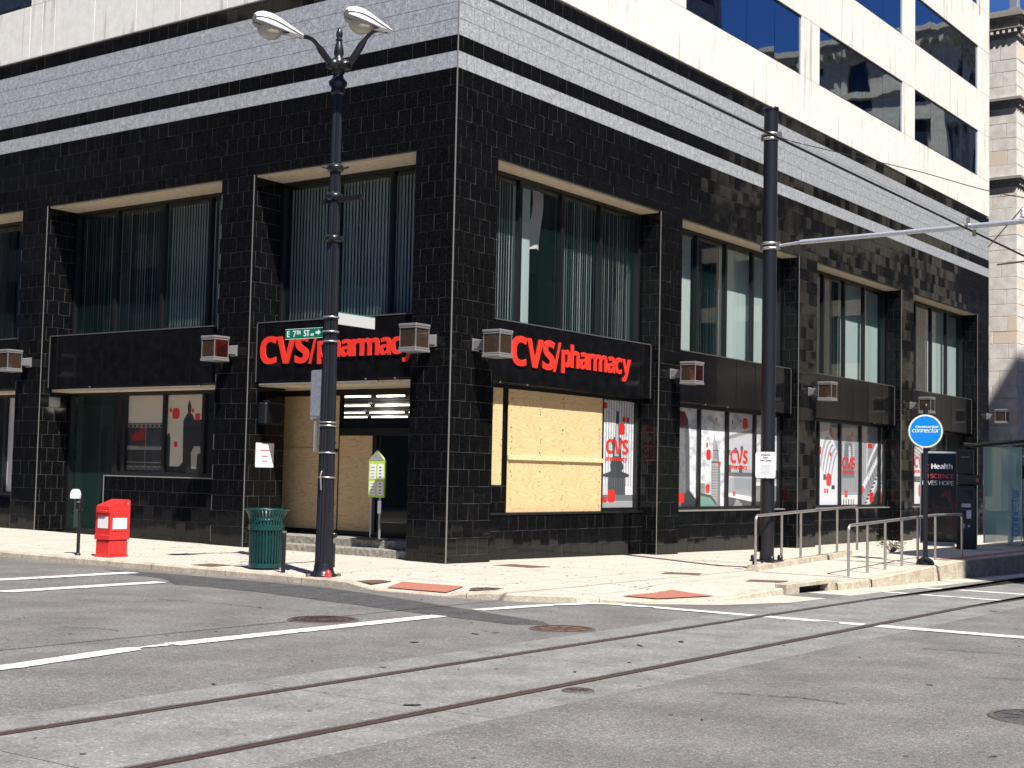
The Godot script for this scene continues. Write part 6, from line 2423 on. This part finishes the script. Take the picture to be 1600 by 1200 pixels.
# office block made of piers and floor bands over a glass body
func office(label: String, lo: Vector3, hi: Vector3, wall: Material, storey: float, bay: float, pier: float, band: float, crown: float):
	var t := thing("office_building", label, "building", v3(lo.x, 0, hi.z))
	var o := t.position
	var m := MB.new()
	m.span(lo + v3(0.45, 0, 0.45) - o, hi - v3(0.45, 0.3, 0.45) - o)
	part("glazing", m, M.far_glass, t)
	var floors := int(round((hi.y - lo.y) / storey))
	for k in floors + 1:
		m = MB.new()
		var y := minf(lo.y + k * storey, hi.y - band)
		var out := 0.06 if k < floors else 0.0
		m.span(v3(lo.x + out, y, lo.z + out) - o, v3(hi.x - out, y + band, hi.z - out) - o)
		part("floor_band", m, wall, t)
	for side in 2:
		var a := lo.x if side == 0 else lo.z
		var b := hi.x if side == 0 else hi.z
		var n := int(round((b - a) / bay))
		for k in n + 1:
			var c := lerpf(a + pier * 0.5, b - pier * 0.5, float(k) / n)
			m = MB.new()
			if side == 0:
				m.span(v3(c - pier * 0.5, lo.y, hi.z - 0.5) - o, v3(c + pier * 0.5, hi.y - 0.02, hi.z + 0.02) - o)
				m.span(v3(c - pier * 0.5, lo.y, lo.z - 0.02) - o, v3(c + pier * 0.5, hi.y - 0.02, lo.z + 0.5) - o)
			else:
				m.span(v3(lo.x - 0.02, lo.y, c - pier * 0.5) - o, v3(lo.x + 0.5, hi.y - 0.03, c + pier * 0.5) - o)
				m.span(v3(hi.x - 0.5, lo.y, c - pier * 0.5) - o, v3(hi.x + 0.02, hi.y - 0.03, c + pier * 0.5) - o)
			part("pier", m, wall, t)
	if crown > 0.0:
		m = MB.new()
		m.span(lo * v3(1, 0, 1) + v3(-crown, hi.y - 0.02, -crown) - o, hi + v3(crown, 0.45, crown) - o)
		m.span(lo * v3(1, 0, 1) + v3(-crown * 0.6, hi.y - 0.6, -crown * 0.6) - o, hi + v3(crown * 0.6, -0.03, crown * 0.6) - o)
		m.span(lo * v3(1, 0, 1) + v3(-crown * 0.35, hi.y - 4.6, -crown * 0.35) - o, hi + v3(crown * 0.35, -4.1, crown * 0.35) - o)
		m.span(lo * v3(1, 0, 1) + v3(-crown * 0.35, hi.y - 12.2, -crown * 0.35) - o, hi + v3(crown * 0.35, -11.4, crown * 0.35) - o)
		part("cornice", m, wall, t)
		m = MB.new()
		var x := lo.x
		while x < hi.x:
			m.box(v3(x, hi.y - 0.75, hi.z + crown * 0.4) - o, v3(0.35, 0.7, crown * 0.8))
			x += 1.3
		var z := lo.z
		while z < hi.z:
			m.box(v3(lo.x - crown * 0.4, hi.y - 0.75, z) - o, v3(crown * 0.8, 0.7, 0.35))
			z += 1.3
		part("bracket", m, wall, t)


func build_surroundings():
	build_stone_building()
	# across the tram street and across the crossing: seen in the glass and granite, and casting the shade on the platform
	office("pale stone office block mirrored in the granite beside the platform", v3(22, -0.4, -16.8), v3(50, 31.0, 1.8), M.far_stone, 4.1, 3.4, 1.3, 1.5, 0.0)
	office("grey office tower whose shade falls on the far stone building", v3(22, -0.5, -52), v3(50, 42.5, -17.2), M.far_gray, 3.9, 3.1, 1.0, 1.6, 0.0)
	office("pale building with deep cornice mirrored in the upper windows", v3(22, -0.6, -131), v3(64, 38.0, -91), M.far_stone, 5.3, 4.6, 1.7, 1.3, 1.1)
	office("grey block mirrored in the windows above the entrance", v3(-34, -0.4, 25), v3(-2, 21.0, 45), M.far_gray, 3.8, 3.2, 1.2, 1.6, 0.5)
	office("pale block mirrored in the windows past the newspaper box", v3(-75, -0.4, 25), v3(-35, 28.0, 50), M.far_stone, 4.0, 3.6, 1.4, 1.7, 0.6)


func _ready():
	rng.seed = 1
	# camera
	cam = Camera3D.new()
	cam.name = "camera"
	cam.fov = 30.379
	cam.near = 0.1
	cam.far = 600.0
	add_child(cam)
	cam.position = CAM
	cam.rotation_degrees = v3(3.641, 35.992, 1.231)
	cam.current = true
	# sky and exposure
	var env := Environment.new()
	env.background_mode = Environment.BG_SKY
	var sky := Sky.new()
	var sm := ProceduralSkyMaterial.new()
	sm.sky_top_color = Color(0.20, 0.42, 0.80)
	sm.sky_horizon_color = Color(0.52, 0.70, 0.94)
	sm.sky_curve = 0.16
	sm.ground_bottom_color = Color(0.35, 0.34, 0.33)
	sm.ground_horizon_color = Color(0.52, 0.60, 0.70)
	sky.sky_material = sm
	env.sky = sky
	env.background_energy_multiplier = 0.36
	env.tonemap_mode = Environment.TONE_MAPPER_LINEAR
	env.tonemap_exposure = 1.8
	env.sdfgi_enabled = true
	env.ssao_enabled = true
	env.ssil_enabled = true
	var we := WorldEnvironment.new()
	we.environment = env
	add_child(we)
	# sun
	var sun := DirectionalLight3D.new()
	sun.name = "sun"
	sun.light_energy = 1.6
	sun.light_color = Color(1.0, 0.975, 0.94)
	sun.light_angular_distance = 0.5
	sun.shadow_enabled = true
	add_child(sun)
	sun.look_at_from_position(SUN * 20.0, Vector3.ZERO)
	# fonts
	var base := SystemFont.new()
	base.font_names = PackedStringArray(["Droid Sans"])
	base.font_weight = 700
	bold = base
	for w in [0.15, 0.25, 0.5]:
		var v := FontVariation.new()
		v.base_font = base
		v.variation_embolden = w
		fat[w] = v
	var thin := SystemFont.new()
	thin.font_names = PackedStringArray(["Droid Sans"])
	plain = thin
	make_materials()
	# the large structure
	build_ground()
	build_sidewalk()
	build_shop()
	build_surroundings()
	build_platform()
	# things
	build_boards()
	build_signs()
	build_paper_strip()
	build_posters()
	build_wall_things()
	build_street_lamp()
	build_pole_and_wires()
	build_kerb_things()
	build_covers()
	build_interior_lights()
